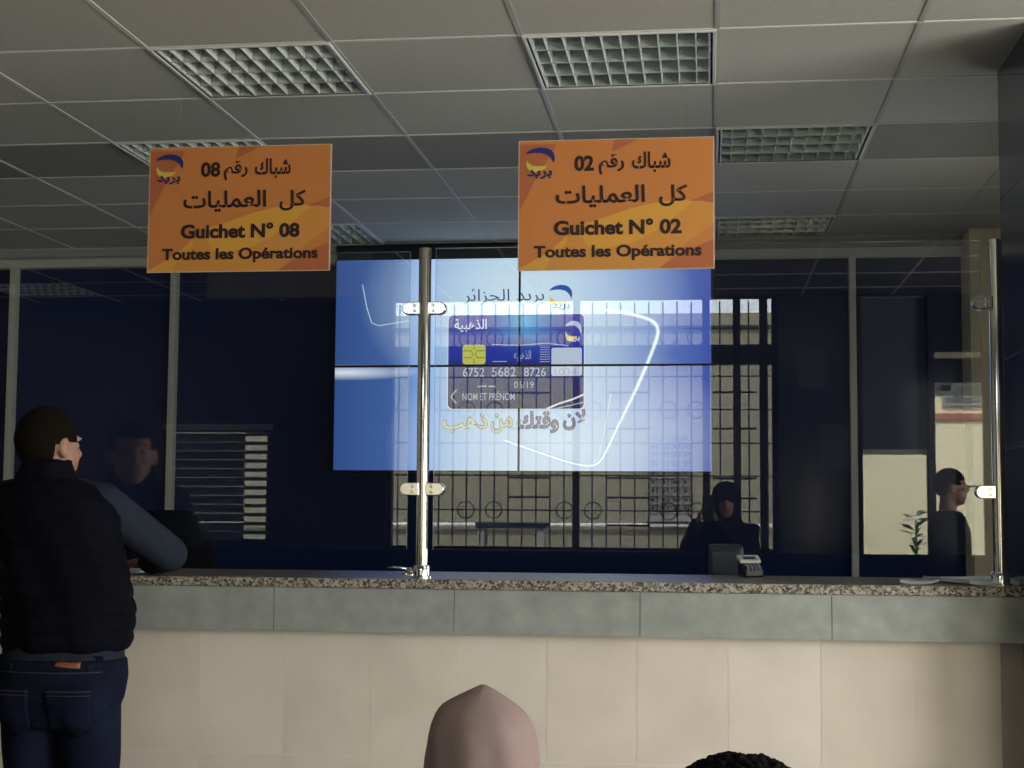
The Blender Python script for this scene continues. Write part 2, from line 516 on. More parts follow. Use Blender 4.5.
def post(label, x, y, sides):
    t = thing('steel_post', label, 'post', (x, y, CT), 0, 'steel posts of the counter glass')
    MB().lathe([(.0205, 0.0), (.0205, 1.072), (.0195, 1.078), (.012, 1.080)]).build('tube', 'steel', t, 'auto')
    MB().lathe([(.036, 0.0), (.036, .005), (.028, .007), (.028, .038), (.026, .042), (.0205, .042)]).build('base_collar', 'chrome', t, 'auto')
    for z in (.878, .287):
        for s in sides:
            c = clamp(s); c.xform(Matrix.Translation((0, 0, z)))
            ob = c.build('glass_clamp', 'chrome', t, 'auto')
            for dz in (-.009, .009):
                q = MB().lathe([(.005, 0), (.005, .0028), (.003, .0034)], n=12)
                q.xform(Matrix.Translation((s * .031, -.020, z + dz)) @ Matrix.Rotation(PI / 2, 4, 'X'))
                q.build('screw', 'steel', ob)

    return t
PY = 4.865
post('steel post between the two glass screens, with clamps on both sides', -.922, PY, (-1, 1))
post('steel post beside the dark marble pillar, with clamps on one side', .894, PY, (-1,))

def pane(label, x0, x1, z0, z1):
    b = MB().box(x0, x1, PY - .005, PY + .005, z0, z1)
    b.m = [1, 1, 0, 1, 0, 1]
    o = b.build('glass_screen', ['glass', 'glassedge'], None)
    return tag(o, label, 'glass panel', 'glass screens on the counter')
pane('clear glass screen on the counter left of the steel post, behind the man', -2.86, -.972, CT + .092, CT + 1.068)
pane('wide clear glass screen between the steel post and the marble pillar', -.886, .848, CT + .092, CT + 1.078)

# ------------------------------------------------------------------ video wall of four displays
def P4(u, v):                                # picture coordinates of the advert -> the plane of the displays
    return (-1.012 + (u - 520) * (1.026 / 187 if u < 520 else 1.036 / 192), 2.217 - (v - 367) * (.575 / 105.5))
SY = 8.10
def screen_mat():
    m = bpy.data.materials.new('advert_backdrop'); m.use_nodes = True
    nt = m.node_tree; nt.nodes.remove(nt.nodes['Principled BSDF'])
    geo = nt.nodes.new('ShaderNodeNewGeometry')
    def blob_(cx, cz, sx, sz):
        mp = nt.nodes.new('ShaderNodeMapping'); mp.vector_type = 'TEXTURE'
        mp.inputs['Location'].default_value = (cx, SY, cz); mp.inputs['Scale'].default_value = (sx, 1, sz)
        nt.links.new(geo.outputs['Position'], mp.inputs['Vector'])
        g = nt.nodes.new('ShaderNodeTexGradient'); g.gradient_type = 'SPHERICAL'
        nt.links.new(mp.outputs[0], g.inputs[0])
        return g.outputs['Fac']
    def mix(a, b, fac, mode='MIX'):
        n = nt.nodes.new('ShaderNodeMix'); n.data_type = 'RGBA'; n.blend_type = mode
        if isinstance(fac, float): n.inputs['Factor'].default_value = fac
        else: nt.links.new(fac, n.inputs['Factor'])
        for k, x in (('A', a), ('B', b)):
            s = [i for i in n.inputs if i.name == k and i.type == 'RGBA'][0]
            if isinstance(x, tuple): s.default_value = (*x, 1)
            else: nt.links.new(x, s)
        return [o_ for o_ in n.outputs if o_.type == 'RGBA'][0]
    sep = nt.nodes.new('ShaderNodeSeparateXYZ'); nt.links.new(geo.outputs['Position'], sep.inputs[0])
    r = nt.nodes.new('ShaderNodeValToRGB'); e = r.color_ramp.elements
    mr = nt.nodes.new('ShaderNodeMapRange'); mr.inputs['From Min'].default_value = -2.05; mr.inputs['From Max'].default_value = .03
    nt.links.new(sep.outputs['X'], mr.inputs['Value']); nt.links.new(mr.outputs[0], r.inputs['Fac'])
    stops = [(0, (.035, .085, .28)), (.16, (.060, .135, .39)), (.27, (.20, .37, .74)), (.45, (.42, .62, .88)), (.62, (.40, .58, .86)), (.80, (.17, .27, .64)), (1, (.055, .10, .42))]
    e[0].position, e[0].color = 0, (*stops[0][1], 1); e[1].position, e[1].color = 1, (*stops[-1][1], 1)
    for p_, c_ in stops[1:-1]:
        q = e.new(p_); q.color = (*c_, 1)
    col = r.outputs['Color']
    col = mix(col, (.70, .88, 1.0), blob_(*P4(525, 300)[:1], P4(500, 300)[1], .92, .62))
    col = mix(col, (.74, .87, 1.0), blob_(P4(560, 445)[0], P4(560, 445)[1], .95, .62))
    col = mix(col, (.80, .90, 1.0), blob_(P4(345, 373)[0], P4(345, 373)[1], .42, .045))
    em = nt.nodes.new('ShaderNodeEmission'); em.inputs['Strength'].default_value = 1.06
    nt.links.new(col, em.inputs['Color'])
    nt.links.new(em.outputs[0], nt.nodes['Material Output'].inputs['Surface'])
    return m
def card_mat():
    m = bpy.data.materials.new('advert_card'); m.use_nodes = True
    nt = m.node_tree; nt.nodes.remove(nt.nodes['Principled BSDF'])
    geo = nt.nodes.new('ShaderNodeNewGeometry')
    sep = nt.nodes.new('ShaderNodeSeparateXYZ'); nt.links.new(geo.outputs['Position'], sep.inputs[0])
    mr = nt.nodes.new('ShaderNodeMapRange'); mr.inputs['From Min'].default_value = 1.98; mr.inputs['From Max'].default_value = 2.50
    nt.links.new(sep.outputs['Z'], mr.inputs['Value'])
    r = nt.nodes.new('ShaderNodeValToRGB'); e = r.color_ramp.elements
    e[0].position = 0; e[0].color = (.045, .045, .10, 1); e[1].position = 1; e[1].color = (.11, .12, .50, 1)
    q = e.new(.47); q.color = (.030, .040, .20, 1); q = e.new(.53); q.color = (.030, .050, .42, 1); q = e.new(.68); q.color = (.04, .055, .42, 1)
    nt.links.new(mr.outputs[0], r.inputs['Fac'])
    mp = nt.nodes.new('ShaderNodeMapping'); mp.vector_type = 'TEXTURE'
    x, z = P4(525, 322); mp.inputs['Location'].default_value = (x, SY, z); mp.inputs['Scale'].default_value = (.26, 1, .22)
    nt.links.new(geo.outputs['Position'], mp.inputs['Vector'])
    gr = nt.nodes.new('ShaderNodeTexGradient'); gr.gradient_type = 'QUADRATIC_SPHERE'; nt.links.new(mp.outputs[0], gr.inputs[0])
    n = nt.nodes.new('ShaderNodeMix'); n.data_type = 'RGBA'
    nt.links.new(gr.outputs['Fac'], n.inputs['Factor'])
    A = [i for i in n.inputs if i.name == 'A' and i.type == 'RGBA'][0]; B = [i for i in n.inputs if i.name == 'B' and i.type == 'RGBA'][0]
    nt.links.new(r.outputs['Color'], A); B.default_value = (.10, .55, .95, 1)
    em = nt.nodes.new('ShaderNodeEmission'); em.inputs['Strength'].default_value = .9
    nt.links.new([o_ for o_ in n.outputs if o_.type == 'RGBA'][0], em.inputs['Color'])
    nt.links.new(em.outputs[0], nt.nodes['Material Output'].inputs['Surface'])
    return m
AD = [card_mat(), emis('advert_white', (.85, .93, 1), .95), emis('advert_ink', (.06, .10, .30), .8), emis('advert_chip', (.78, .80, .16), .75),
      emis('advert_logo_blue', (.02, .13, .55), .8), emis('advert_logo_yellow', (.88, .72, .10), .9), emis('advert_silver', (.50, .56, .72), .8),
      emis('advert_gold', (.42, .40, .22), .8), emis('advert_brown', (.20, .16, .24), .8), emis('advert_window', (.62, .72, .90), .9),
      emis('advert_glow', (.92, .97, 1), 1.3), emis('advert_halo', (.60, .77, 1.0), .98), emis('advert_chip_line', (.35, .42, .06), .7), emis('advert_halo_inner', (.78, .90, 1.0), 1.05), emis('advert_pale_gold', (.85, .85, .62), .85), emis('advert_lilac', (.40, .34, .42), .8)]
A_CARD, A_WHITE, A_INK, A_CHIP, A_LB, A_LY, A_SIL, A_GOLD, A_BRN, A_WIN, A_GLOW, A_HALO, A_CHL, A_HALO2, A_PALE, A_LILAC = range(16)
LAYERS = {}
def layer(name):
    global ad
    ad = LAYERS.setdefault(name, MB())
layer('light_outline')
lay = [0]
def up():
    lay[0] += 1
    return SY - .0015 - .0004 * lay[0]
def uv_poly(pts, mi):
    y = up(); ad.poly([(P4(*p_)[0], y, P4(*p_)[1]) for p_ in pts], mi)
def ribbon(pts, w, mi):
    y = up()
    Q = [Vector(P4(*p_)) for p_ in pts]; w = w * .00545
    Lft, Rgt = [], []
    for i, q in enumerate(Q):
        d = (Q[min(i + 1, len(Q) - 1)] - Q[max(i - 1, 0)]).normalized(); nrm = Vector((-d.y, d.x))
        ww = w[i] if isinstance(w, list) else w
        Lft.append(q + nrm * ww / 2); Rgt.append(q - nrm * ww / 2)
    for i in range(len(Q) - 1):
        ad.poly([(Lft[i].x, y, Lft[i].y), (Lft[i + 1].x, y, Lft[i + 1].y), (Rgt[i + 1].x, y, Rgt[i + 1].y), (Rgt[i].x, y, Rgt[i].y)], mi)
def ad_text(body, u0, u1, v0, v1, mi, bold=0.0):
    global ad
    keep = ad; ad = LAYERS.setdefault('%s#%d' % ([k_ for k_, v_ in LAYERS.items() if v_ is keep][0], len(LAYERS)), MB())
    a = P4(u0, v1); b = P4(u1, v0)
    put_text(ad, body, a[0], b[0], a[1], b[1], up(), mi, bold)
    ad = keep
def rrect(u0, u1, v0, v1, r):
    pts = []
    for cx, cy, a0 in ((u1 - r, v0 + r, -PI / 2), (u1 - r, v1 - r, 0), (u0 + r, v1 - r, PI / 2), (u0 + r, v0 + r, PI)):
        pts += [(cx + r * math.cos(a0 + PI / 2 * j / 5), cy + r * math.sin(a0 + PI / 2 * j / 5)) for j in range(6)]
    return pts
def swoosh(c, s, flip=False):
    """crescent of the post office mark: outer and inner arcs meeting in points, unit box"""
    top = [(0, .26), (.12, .13), (.3, .04), (.52, .0), (.72, .03), (.88, .12), (.97, .27), (1.0, .45), (.95, .66), (.92, .56), (.84, .40), (.70, .28), (.50, .22), (.28, .22)]
    low = [(.06, .5), (.13, .62), (.25, .71), (.45, .74), (.74, .72), (.66, .84), (.5, .93), (.3, .98), (.15, .92), (.06, .78), (.03, .62)]
    return [(c[0] + a * s[0], c[1] + b * s[1]) for a, b in (low if flip else top)]
# glowing rounded outline behind the card
arc = [(600, 311), (630, 316), (652, 322), (659, 330), (658, 341), (640, 385), (620, 425), (606, 455), (600, 464), (590, 467), (570, 463), (540, 453), (505, 441)]
def soften(pts, n=3):
    for _ in range(n):
        q_ = [pts[0]]
        for a_, b_ in zip(pts, pts[1:]):
            q_ += [(a_[0] * .75 + b_[0] * .25, a_[1] * .75 + b_[1] * .25), (a_[0] * .25 + b_[0] * .75, a_[1] * .25 + b_[1] * .75)]
        pts = q_ + [pts[-1]]
    return pts
arc = soften(arc)
ribbon(arc, 4.2, A_HALO); ribbon(arc, 2.6, A_HALO2); ribbon(arc, 1.3, A_GLOW)
ribbon([(361, 284), (366, 308), (371, 323), (378, 326), (410, 321)], .9, A_HALO)
ribbon([(590, 467), (600, 458), (606, 430), (612, 395)], 1.0, A_HALO2)
# the card
layer('bank_card_picture')
uv_poly(rrect(448.4, 585.6, 315.4, 410.6, 5.4), A_HALO2)
uv_poly(rrect(449, 585, 316, 410, 5), A_CARD)
ribbon([(548, 410), (560, 405), (573, 401), (585, 396)], 1.8, A_WHITE)
ribbon([(556, 410), (570, 407), (585, 403.5)], 1.2, A_SIL)
uv_poly(rrect(463.5, 486.5, 346, 365.5, 3), A_CHIP)
ribbon([(464, 352), (472, 352), (474, 355.5), (472, 359), (464, 359)], 1, A_CHL)
ribbon([(486, 352), (478, 352), (476, 355.5), (478, 359), (486, 359)], 1, A_CHL)
ribbon([(475, 346), (475, 351)], 1, A_CHL); ribbon([(475, 360), (475, 365)], 1, A_CHL)
uv_poly(rrect(552.5, 583, 349.5, 377.5, 2), A_WIN)
layer('card_lettering')
ad_text('\uFE94\uFEF4\uFE92\uFEEB\uFEAC\uFEDF\uFE8D', 455, 487.5, 320, 333, A_WHITE, .012)
ad_text('6752', 464, 485.5, 369, 378, A_SIL, .008)
ad_text('5682', 493, 517, 368.5, 378, A_SIL, .008)
ad_text('8726', 525, 547, 369, 378, A_SIL, .008)
ad_text('1034', 556, 578, 370, 377, A_SIL)
ad_text('06/19', 515, 535, 383, 389.5, A_SIL)
ad_text('NOM ET PR\u00c9NOM', 464, 516, 392.5, 401.5, A_SIL, .006)
ribbon([(458, 391), (453, 397), (453, 399), (458, 404.5)], 1.4, A_SIL)
ad_text('\uFEEA\uFEF4\uFE92\uFEEB\uFEAC\uFEDF\uFE8D', 515, 532, 352, 363, A_SIL, .01)
for j in range(7):
    ribbon([(541, 349 + j * 2.4), (551, 349 + j * 2.4)], .8, A_SIL)
ribbon([(493, 346), (520, 347), (548, 345), (570, 348)], .9, A_SIL)
ribbon([(494, 363), (508, 363)], .9, A_SIL); ribbon([(479, 388), (488, 387.5)], 1.4, A_SIL); ribbon([(490, 387.5), (497, 388)], 1.4, A_SIL)
layer('card_emblem')
uv_poly(swoosh((566, 323), (17, 21)), A_WIN); uv_poly(swoosh((566, 323), (17, 21), True), A_LY)
ad_text('\uFEAA\uFEF3\uFEAE\uFE91', 568, 581, 338.5, 344, A_WHITE, .02)
# name and mark above the card, slogan below it
layer('name_lettering')
ad_text('\uFEAE\uFE8B\uFE8D\uFEB0\uFEA0\uFEDF\uFE8D \uFEAA\uFEF3\uFEAE\uFE91', 464, 545, 290, 306, A_INK)
layer('emblem')
uv_poly(swoosh((550, 287), (23.5, 22)), A_LB); uv_poly(swoosh((550, 287), (23.5, 22), True), A_LY)
ad_text('\uFEAA\uFEF3\uFEAE\uFE91', 553, 571, 305, 312.5, A_LB, .03)
layer('slogan')
def slogan(body, u0, u1, v0, v1, mi):
    ad_text(body, u0 - .6, u1 + .6, v0 - .6, v1 + .6, mi, .05); ad_text(body, u0, u1, v0, v1, A_PALE if mi == A_GOLD else A_LILAC, .012)
slogan('\uFE90\uFEEB\uFEAB', 445, 489, 415, 434, A_GOLD)
slogan('\uFEE6\uFEE3', 493, 514, 415, 434, A_GOLD)
slogan('\uFEDA\uFE98\uFED7\uFEED', 519, 560, 413, 434, A_BRN)
slogan('\uFEE5\uFEFB', 565, 587, 411, 431, A_BRN)

AD_BM = {}
for k, v in LAYERS.items():
    if not v.f: continue
    AD_BM[k] = bmesh.new(); _me = v.mesh('advert'); AD_BM[k].from_mesh(_me)
    bpy.data.meshes.remove(_me)
sx0, sx1, sxm = P4(333, 0)[0], P4(712, 0)[0], P4(520, 0)[0]
sz1, sz0, szm = P4(0, 258)[1] + .0, P4(0, 472.3)[1], 2.217
BACK = screen_mat()
def display(label, x0, x1, z0, z1):
    e = .006
    t = thing('video_display', label, 'screen', ((x0 + x1) / 2, SY, z0), 0, 'four displays of the video wall')
    L = Matrix.Translation((-(x0 + x1) / 2, -SY, -z0))
    MB().box(x0, x1, SY + .002, SY + .045, z0, z1).xform(L).build('casing', 'bezel', t)
    fr = MB()
    fr.box(x0, x0 + e, SY - .003, SY + .002, z0, z1); fr.box(x1 - e, x1, SY - .003, SY + .002, z0, z1)
    fr.box(x0 + e, x1 - e, SY - .003, SY + .002, z0, z0 + e); fr.box(x0 + e, x1 - e, SY - .003, SY + .002, z1 - e, z1)
    fr.xform(L).build('bezel', 'bezel', t)
    MB().poly([(x0 + e, SY, z0 + e), (x1 - e, SY, z0 + e), (x1 - e, SY, z1 - e), (x0 + e, SY, z1 - e)]).xform(L).build('lit_panel', BACK, t, fix=False)
    for nm, src in AD_BM.items():
        b = src.copy()
        for co, no in (((x0 + e, 0, 0), (-1, 0, 0)), ((x1 - e, 0, 0), (1, 0, 0)), ((0, 0, z0 + e), (0, 0, -1)), ((0, 0, z1 - e), (0, 0, 1))):
            bmesh.ops.bisect_plane(b, geom=b.verts[:] + b.edges[:] + b.faces[:], plane_co=co, plane_no=no, clear_outer=True)
        if b.faces:
            b.transform(L)
            me = bpy.data.meshes.new(nm.split('#')[0]); b.to_mesh(me)
            link(nm.split('#')[0], me, AD, t)
        b.free()
display('upper left lit display of the video wall, showing the card chip', sx0, sxm, szm, sz1)
display('upper right lit display of the video wall, showing the blue and yellow mark', sxm, sx1, szm, sz1)
display('lower left lit display of the video wall, showing the name line of the card', sx0, sxm, sz0, szm)
display('lower right lit display of the video wall, under the marked card corner', sxm, sx1, sz0, szm)
mp_ = MB().box(sx0 - .004, sx1 + .004, SY + .046, YB + .02, sz0 - .004, CZ - .001)
struct(mp_.build('wall_screen_mount', 'darkpanel'))

# ------------------------------------------------------------------ hanging signs
def sign(label, cx, y, z0, num, flip_ink=False):
    W, Hh = .594, .402
    t = thing('hanging_sign', label, 'sign', (cx, y, z0), 0, 'orange counter signs hung from the ceiling')
    MB().box(-W / 2, W / 2, 0, .004, 0, Hh).build('board', 'signedge', t)
    def q(u, v): return (-W / 2 + u * W, (1 - v) * Hh)
    pr = MB(); n = [0]
    def pol(pts, mi):
        n[0] += 1; yy = -.0004 - .00012 * n[0]
        pr.poly([(q(*a)[0], yy, q(*a)[1]) for a in pts], mi)
    m_ = .006
    pol([(m_, m_), (1 - m_, m_), (1 - m_, 1 - m_), (m_, 1 - m_)], 0)
    pol([(m_, .03), (.20, .03), (.09, .30), (m_, .55)], 1)
    pol([(.495, m_), (.62, m_), (.50, .09), (.478, .09)], 1)
    arcp = [(.36, .64), (.45, .60), (.58, .535), (.70, .495), (.82, .48), (.93, .485), (1 - m_, .50)]
    pol([(.03, .97), (.16, .85), (.26, .74), (.36, .64)] + arcp[1:] + [(1 - m_, .66), (.86, .80), (.72, 1 - m_), (m_, 1 - m_)], 2)
    pol([(m_, .985), (.17, .85), (.255, .73), (.25, .80), (.17, .90), (.14, 1 - m_), (m_, 1 - m_)], 3)
    pol([(.30, .66), (.45, .60), (.58, .535), (.70, .495), (.82, .48), (.90, .483), (.74, .68), (.58, .80), (.45, .84), (.36, .83)], 3)
    pol([(.87, .49), (1 - m_, .42), (1 - m_, .505), (.93, .487)], 1)
    pol([(.72, 1 - m_), (.86, .86), (1 - m_, .78), (1 - m_, 1 - m_)], 1)
    pr.build('printed_ground', ['orange', 'orange_d', 'orange_y', 'orange_g'], t, fix=False)
    lg = MB()
    sw = swoosh((.035, .055), (.155, .19)); lg.poly([(q(*a)[0], -.0022, q(*a)[1]) for a in sw], 0)
    sw = swoosh((.035, .06), (.155, .19), True); lg.poly([(q(*a)[0], -.0022, q(*a)[1]) for a in sw], 1)
    a = q(.045, .30); b = q(.175, .225)
    put_text(lg, '\uFEAA\uFEF3\uFEAE\uFE91', a[0], b[0], a[1], b[1], -.0024, 0, .035)
    lg.build('emblem', ['ink_blue', 'ink_yellow'], t, fix=False)
    def line(name, items):
        for body, u0, u1, v0, v1, bold in items:
            tx = MB()
            a = q(u0, v1); b = q(u1, v0)
            put_text(tx, body, a[0], b[0], a[1], b[1], -.0022, 0, bold)
            tx.build(name, 'ink', t, fix=False)
    s8 = num == '08'
    line('number_line', [(num, .288 if s8 else .29, .395 if s8 else .39, .125, .245, .034),
                         ('\uFEE2\uFED7\uFEAD', .415, .545, .12, .275, .022),
                         ('\uFED9\uFE8E\uFE92\uFEB7', .585, .78, .105, .265, .022)])
    line('service_line', [('\uFE95\uFE8E\uFEF4\uFEE0\uFEE4\uFECC\uFEDF\uFE8D', .195, .65, .355, .525, .022), ('\uFEDE\uFEDB', .722, .865, .36, .525, .022)])
    line('window_line', [('Guichet N\u00b0 ' + num, .185, .835, .615, .735, .040)])
    line('operations_line', [('Toutes les Op\u00e9rations', .083, .935, .81, .93, .036)])
    for sx in (-.20, .20):
        MB().tube([(sx, .002, Hh - .004), (sx, .002, CZ - z0 + .004)], .0005, 6).build('hanging_line', 'wire', t)
    return t
sign('orange hanging sign printed Guichet N° 08, above the man at the counter', -1.4655, 4.57, 2.184, '08')
sign('orange hanging sign printed Guichet N° 02, in front of the video wall', -.2755, 4.53, 2.168, '02')

# ------------------------------------------------------------------ louvred ceiling lights
def make_light():
    t = thing('ceiling_light', '-', 'ceiling light', (0, 0, CZ), 0, 'louvred ceiling lights')
    h = .288
    ho = MB()
    ho.box(-h, h, -h, -h + .003, .0, .095); ho.box(-h, h, h - .003, h, .0, .095)
    ho.box(-h, -h + .003, -h, h, .0, .095); ho.box(h - .003, h, -h, h, .0, .095); ho.box(-h, h, -h, h, .095, .098)
    ho.build('housing', 'housing', t)
    fr = MB(); a = .297; b = .287
    fr.box(-a, a, -a, -b, -.004, .006); fr.box(-a, a, b, a, -.004, .006); fr.box(-a, -b, -b, b, -.004, .006); fr.box(b, a, -b, b, -.004, .006)
    fr.build('trim_frame', 'tgrid', t, bevel=.001)
    lo = MB(); zb = .001
    def wedge(p0, p1, wt, wb, ztop):
        p0, p1 = Vector(p0), Vector(p1); d = (p1 - p0).normalized(); nn = Vector((-d.y, d.x, 0))
        vs = []
        for p_ in (p0, p1):
            vs += [p_ + nn * wb + Vector((0, 0, zb)), p_ - nn * wb + Vector((0, 0, zb)), p_ - nn * wt + Vector((0, 0, ztop)), p_ + nn * wt + Vector((0, 0, ztop))]
        lo.add(vs, [(0, 1, 2, 3), (7, 6, 5, 4), (0, 4, 5, 1), (1, 5, 6, 2), (2, 6, 7, 3), (3, 7, 4, 0)])
    for j in (-1, 0, 1):
        wedge((-.281, j * .1405, 0), (.281, j * .1405, 0), .007, .0015, .042)
    for s in (-1, 1):
        wedge((-.281, s * .2745, 0), (.281, s * .2745, 0), .0065, .004, .05)
    lo.build('reflector', 'reflector', t); lo = MB()
    for j in range(-4, 5):
        for r_ in range(4):
            y0 = -.281 + r_ * .1405 + .004
            wedge((j * .0585, y0, 0), (j * .0585, y0 + .1325, 0), .0030, .0008, .034)
    for s in (-1, 1):
        wedge((s * .277, -.281, 0), (s * .277, .281, 0), .004, .003, .05)
    lo.build('louvre', 'louvre', t)
    for r_ in range(4):
        y = -.281 + (r_ + .5) * .1405
        tb = MB().tube([(-.27, y, .070), (.27, y, .070)], .013, 14)
        ob = tb.build('lamp_tube', 'lamptube', t, 'auto')
        for s in (-1, 1): MB().tube([(s * .272, y, .070), (s * .288, y, .070)], .015, 10).build('lamp_holder', 'lampblack', ob)
    return t
lab = {(0, 0): 'louvred ceiling light in front of the 08 sign, nearest the top left',
       (2, 0): 'louvred ceiling light straight above the 02 sign',
       (-1, 2): 'louvred ceiling light hidden mostly behind the 08 sign, its left corner showing',
       (3, 2): 'louvred ceiling light just right of the 02 sign, near its top edge',
       (-1, 5): 'far ceiling light over the office, peeking out beside the lower right of the 08 sign',
       (3, 5): 'far ceiling light right of the 02 sign, close to the glass partition',
       (-5, -8): 'ceiling light over the left side of the hall, reflected in the glass screen'}
base = None
for cr in FIX:
    loc = (T0X + (cr[0] + .5) * TS, T0Y + (cr[1] + .5) * TS, CZ)
    if base is None:
        base = make_light(); base.location = loc; base['label'] = lab[cr]
    else:
        copy_tree(base, loc, lab[cr])

# ------------------------------------------------------------------ things on and behind the counter
t = thing('card_terminal', 'small silver topped payment terminal on the counter, right of the video wall', 'card terminal', (.145, 5.24, CT), .25)
MB().add([(-.033, -.035, 0), (.033, -.035, 0), (.036, .05, 0), (-.036, .05, 0), (-.033, -.035, .026), (.033, -.035, .026), (.036, .05, .058), (-.036, .05, .058)],
         [(3, 2, 1, 0), (4, 5, 6, 7), (0, 1, 5, 4), (1, 2, 6, 5), (2, 3, 7, 6), (3, 0, 4, 7)]).build('body', 'black', t, bevel=.006)
kz = MB()
for i in range(4):
    for j in range(3):
        kx, ky = -.02 + i * .0135, -.030 + j * .014
        kz.box(kx - .0045, kx + .0045, ky - .004, ky + .004, .020, .0325 + (ky + .035) * .376)
kz.build('keypad', 'plastic_blue', t)
MB().add([(-.037, .012, .044), (.037, .012, .044), (.040, .058, .058), (-.040, .058, .058), (-.037, .012, .056), (.037, .012, .056), (.040, .058, .074), (-.040, .058, .074)],
         [(3, 2, 1, 0), (4, 5, 6, 7), (0, 1, 5, 4), (1, 2, 6, 5), (2, 3, 7, 6), (3, 0, 4, 7)]).build('silver_hood', 'white_plastic', t, bevel=.005)
MB().add([(-.022, .018, .0588), (.022, .018, .0588), (.022, .04, .0675), (-.022, .04, .0675), (-.022, .018, .0592), (.022, .018, .0592), (.022, .04, .0679), (-.022, .04, .0679)],
         [(3, 2, 1, 0), (4, 5, 6, 7), (0, 1, 5, 4), (1, 2, 6, 5), (2, 3, 7, 6), (3, 0, 4, 7)]).build('display', 'plastic_blue', t)

def sheet(label, cx, cy, w, d, rot, h=.002, m_='paper', curl=.0, name='paper_sheet', cat='paper', group=None):
    t_ = MB(); n = 8; rows = []
    for s_ in (0, 1):
        for j in range(n + 1):
            u = -1 + 2 * j / n
            z = curl * max(0, abs(u) - .4) ** 2 + s_ * h
            rows.append([(u * w / 2, -d / 2, z), (u * w / 2, d / 2, z)])
    vs = [p_ for r_ in rows for p_ in r_]; fs = []
    K = 2 * (n + 1)
    for j in range(n):
        a = 2 * j
        fs += [(a, a + 1, a + 3, a + 2), (K + a, K + a + 2, K + a + 3, K + a + 1), (a, a + 2, K + a + 2, K + a), (a + 1, K + a + 1, K + a + 3, a + 3)]
    fs += [(0, K, K + 1, 1), (2 * n, 2 * n + 1, K + 2 * n + 1, K + 2 * n)]
    t_.add(vs, fs)
    o_ = t_.build(name, m_)
    o_.location = (cx, cy, CT + .0005); o_.rotation_euler = (0, 0, rot)
    return tag(o_, label, cat, group)
sheet('sheaf of pale forms lying on the counter beside the marble pillar', .845, 5.02, .21, .30, .35, .012, curl=.01)
sheet('folded pale form lying flat left of the sheaf by the pillar', .66, 4.93, .10, .13, -.3, .007, curl=.012)
sheet('white form on the counter under the man\'s forearm', -2.03, 5.06, .21, .297, .12, .004)
t = thing('pen_stand', 'small grey cone pen stand on the counter just left of the centre post', 'pen stand', (-1.0, 5.06, CT))
MB().lathe([(.028, 0), (.028, .004), (.012, .010), (.009, .022), (.006, .026)], n=20).build('base', 'steel', t, 'auto')
MB().tube([(.0, 0, .020), (-.055, -.01, .026), (-.075, -.012, .024)], [.004, .004, .0015], 8).build('pen', 'steel', t, True)
t = thing('document_tray', 'blue grey plastic document box behind the counter, left of the card terminal', 'box', (.062, 5.62, 0))
MB().box(-.062, .062, -.10, .10, CT - .30, CT + .10).build('body', 'plastic_blue', t, bevel=.012)
MB().box(-.050, .050, -.103, -.098, CT + .0, CT + .085).build('panel', 'plastic_blue', t, bevel=.002)
MB().box(-.07, .07, -.11, .11, CT - .32, CT - .30).build('shelf', 'darkpanel', t)
MB().box(-.02, .02, -.02, .02, 0, CT - .32).build('leg', 'darkpanel', t)

def office_chair(label, x, y, rz):
    t_ = thing('office_chair', label, 'chair', (x, y, 0), rz)
    def pad(cx, cy, cz, w, d, h, name):
        b_ = MB().box(cx - w / 2, cx + w / 2, cy - d / 2, cy + d / 2, cz - h / 2, cz + h / 2)
        return b_.build(name, 'black', t_, bevel=min(w, d, h) * .45, seg=4)
    pad(0, 0, .52, .48, .46, .08, 'seat')
    b_ = MB(); rings = []
    for j in range(13):
        u = j / 12; z = .70 + u * .73
        w = .19 + .045 * math.sin(PI * min(1, u * 1.1)); w *= (1 - max(0, u - .8) * 1.6)
        yy = .21 + .05 * u
        rings.append([(w * math.cos(2 * PI * k / 24) * (1 if abs(math.cos(2 * PI * k / 24)) < .9 else .98), yy + .035 * math.sin(2 * PI * k / 24), z) for k in range(24)])
    b_.rings(rings).build('backrest', 'darkcloth', t_, 'auto')
    MB().tube([(0, .10, .47), (0, .25, .50), (0, .275, .75)], .022, 10).build('back_stem', 'black', t_, True)
    MB().tube([(0, 0, .08), (0, 0, .49)], .026, 12).build('gas_column', 'steel', t_, 'auto')
    for k in range(5):
        a_ = 2 * PI * k / 5
        lg_ = MB().tube([(0, 0, .10), (.29 * math.cos(a_), .29 * math.sin(a_), .07)], [.022, .016], 10).build('leg', 'black', t_, 'auto')
        MB().tube([(.29 * math.cos(a_) - .018, .29 * math.sin(a_), .027), (.29 * math.cos(a_) + .018, .29 * math.sin(a_), .027)], .027, 14).build('castor', 'black', lg_, 'auto')
    return t_
office_chair('black office chair behind the counter, near the man\'s forearm', -2.37, 6.45, .3)

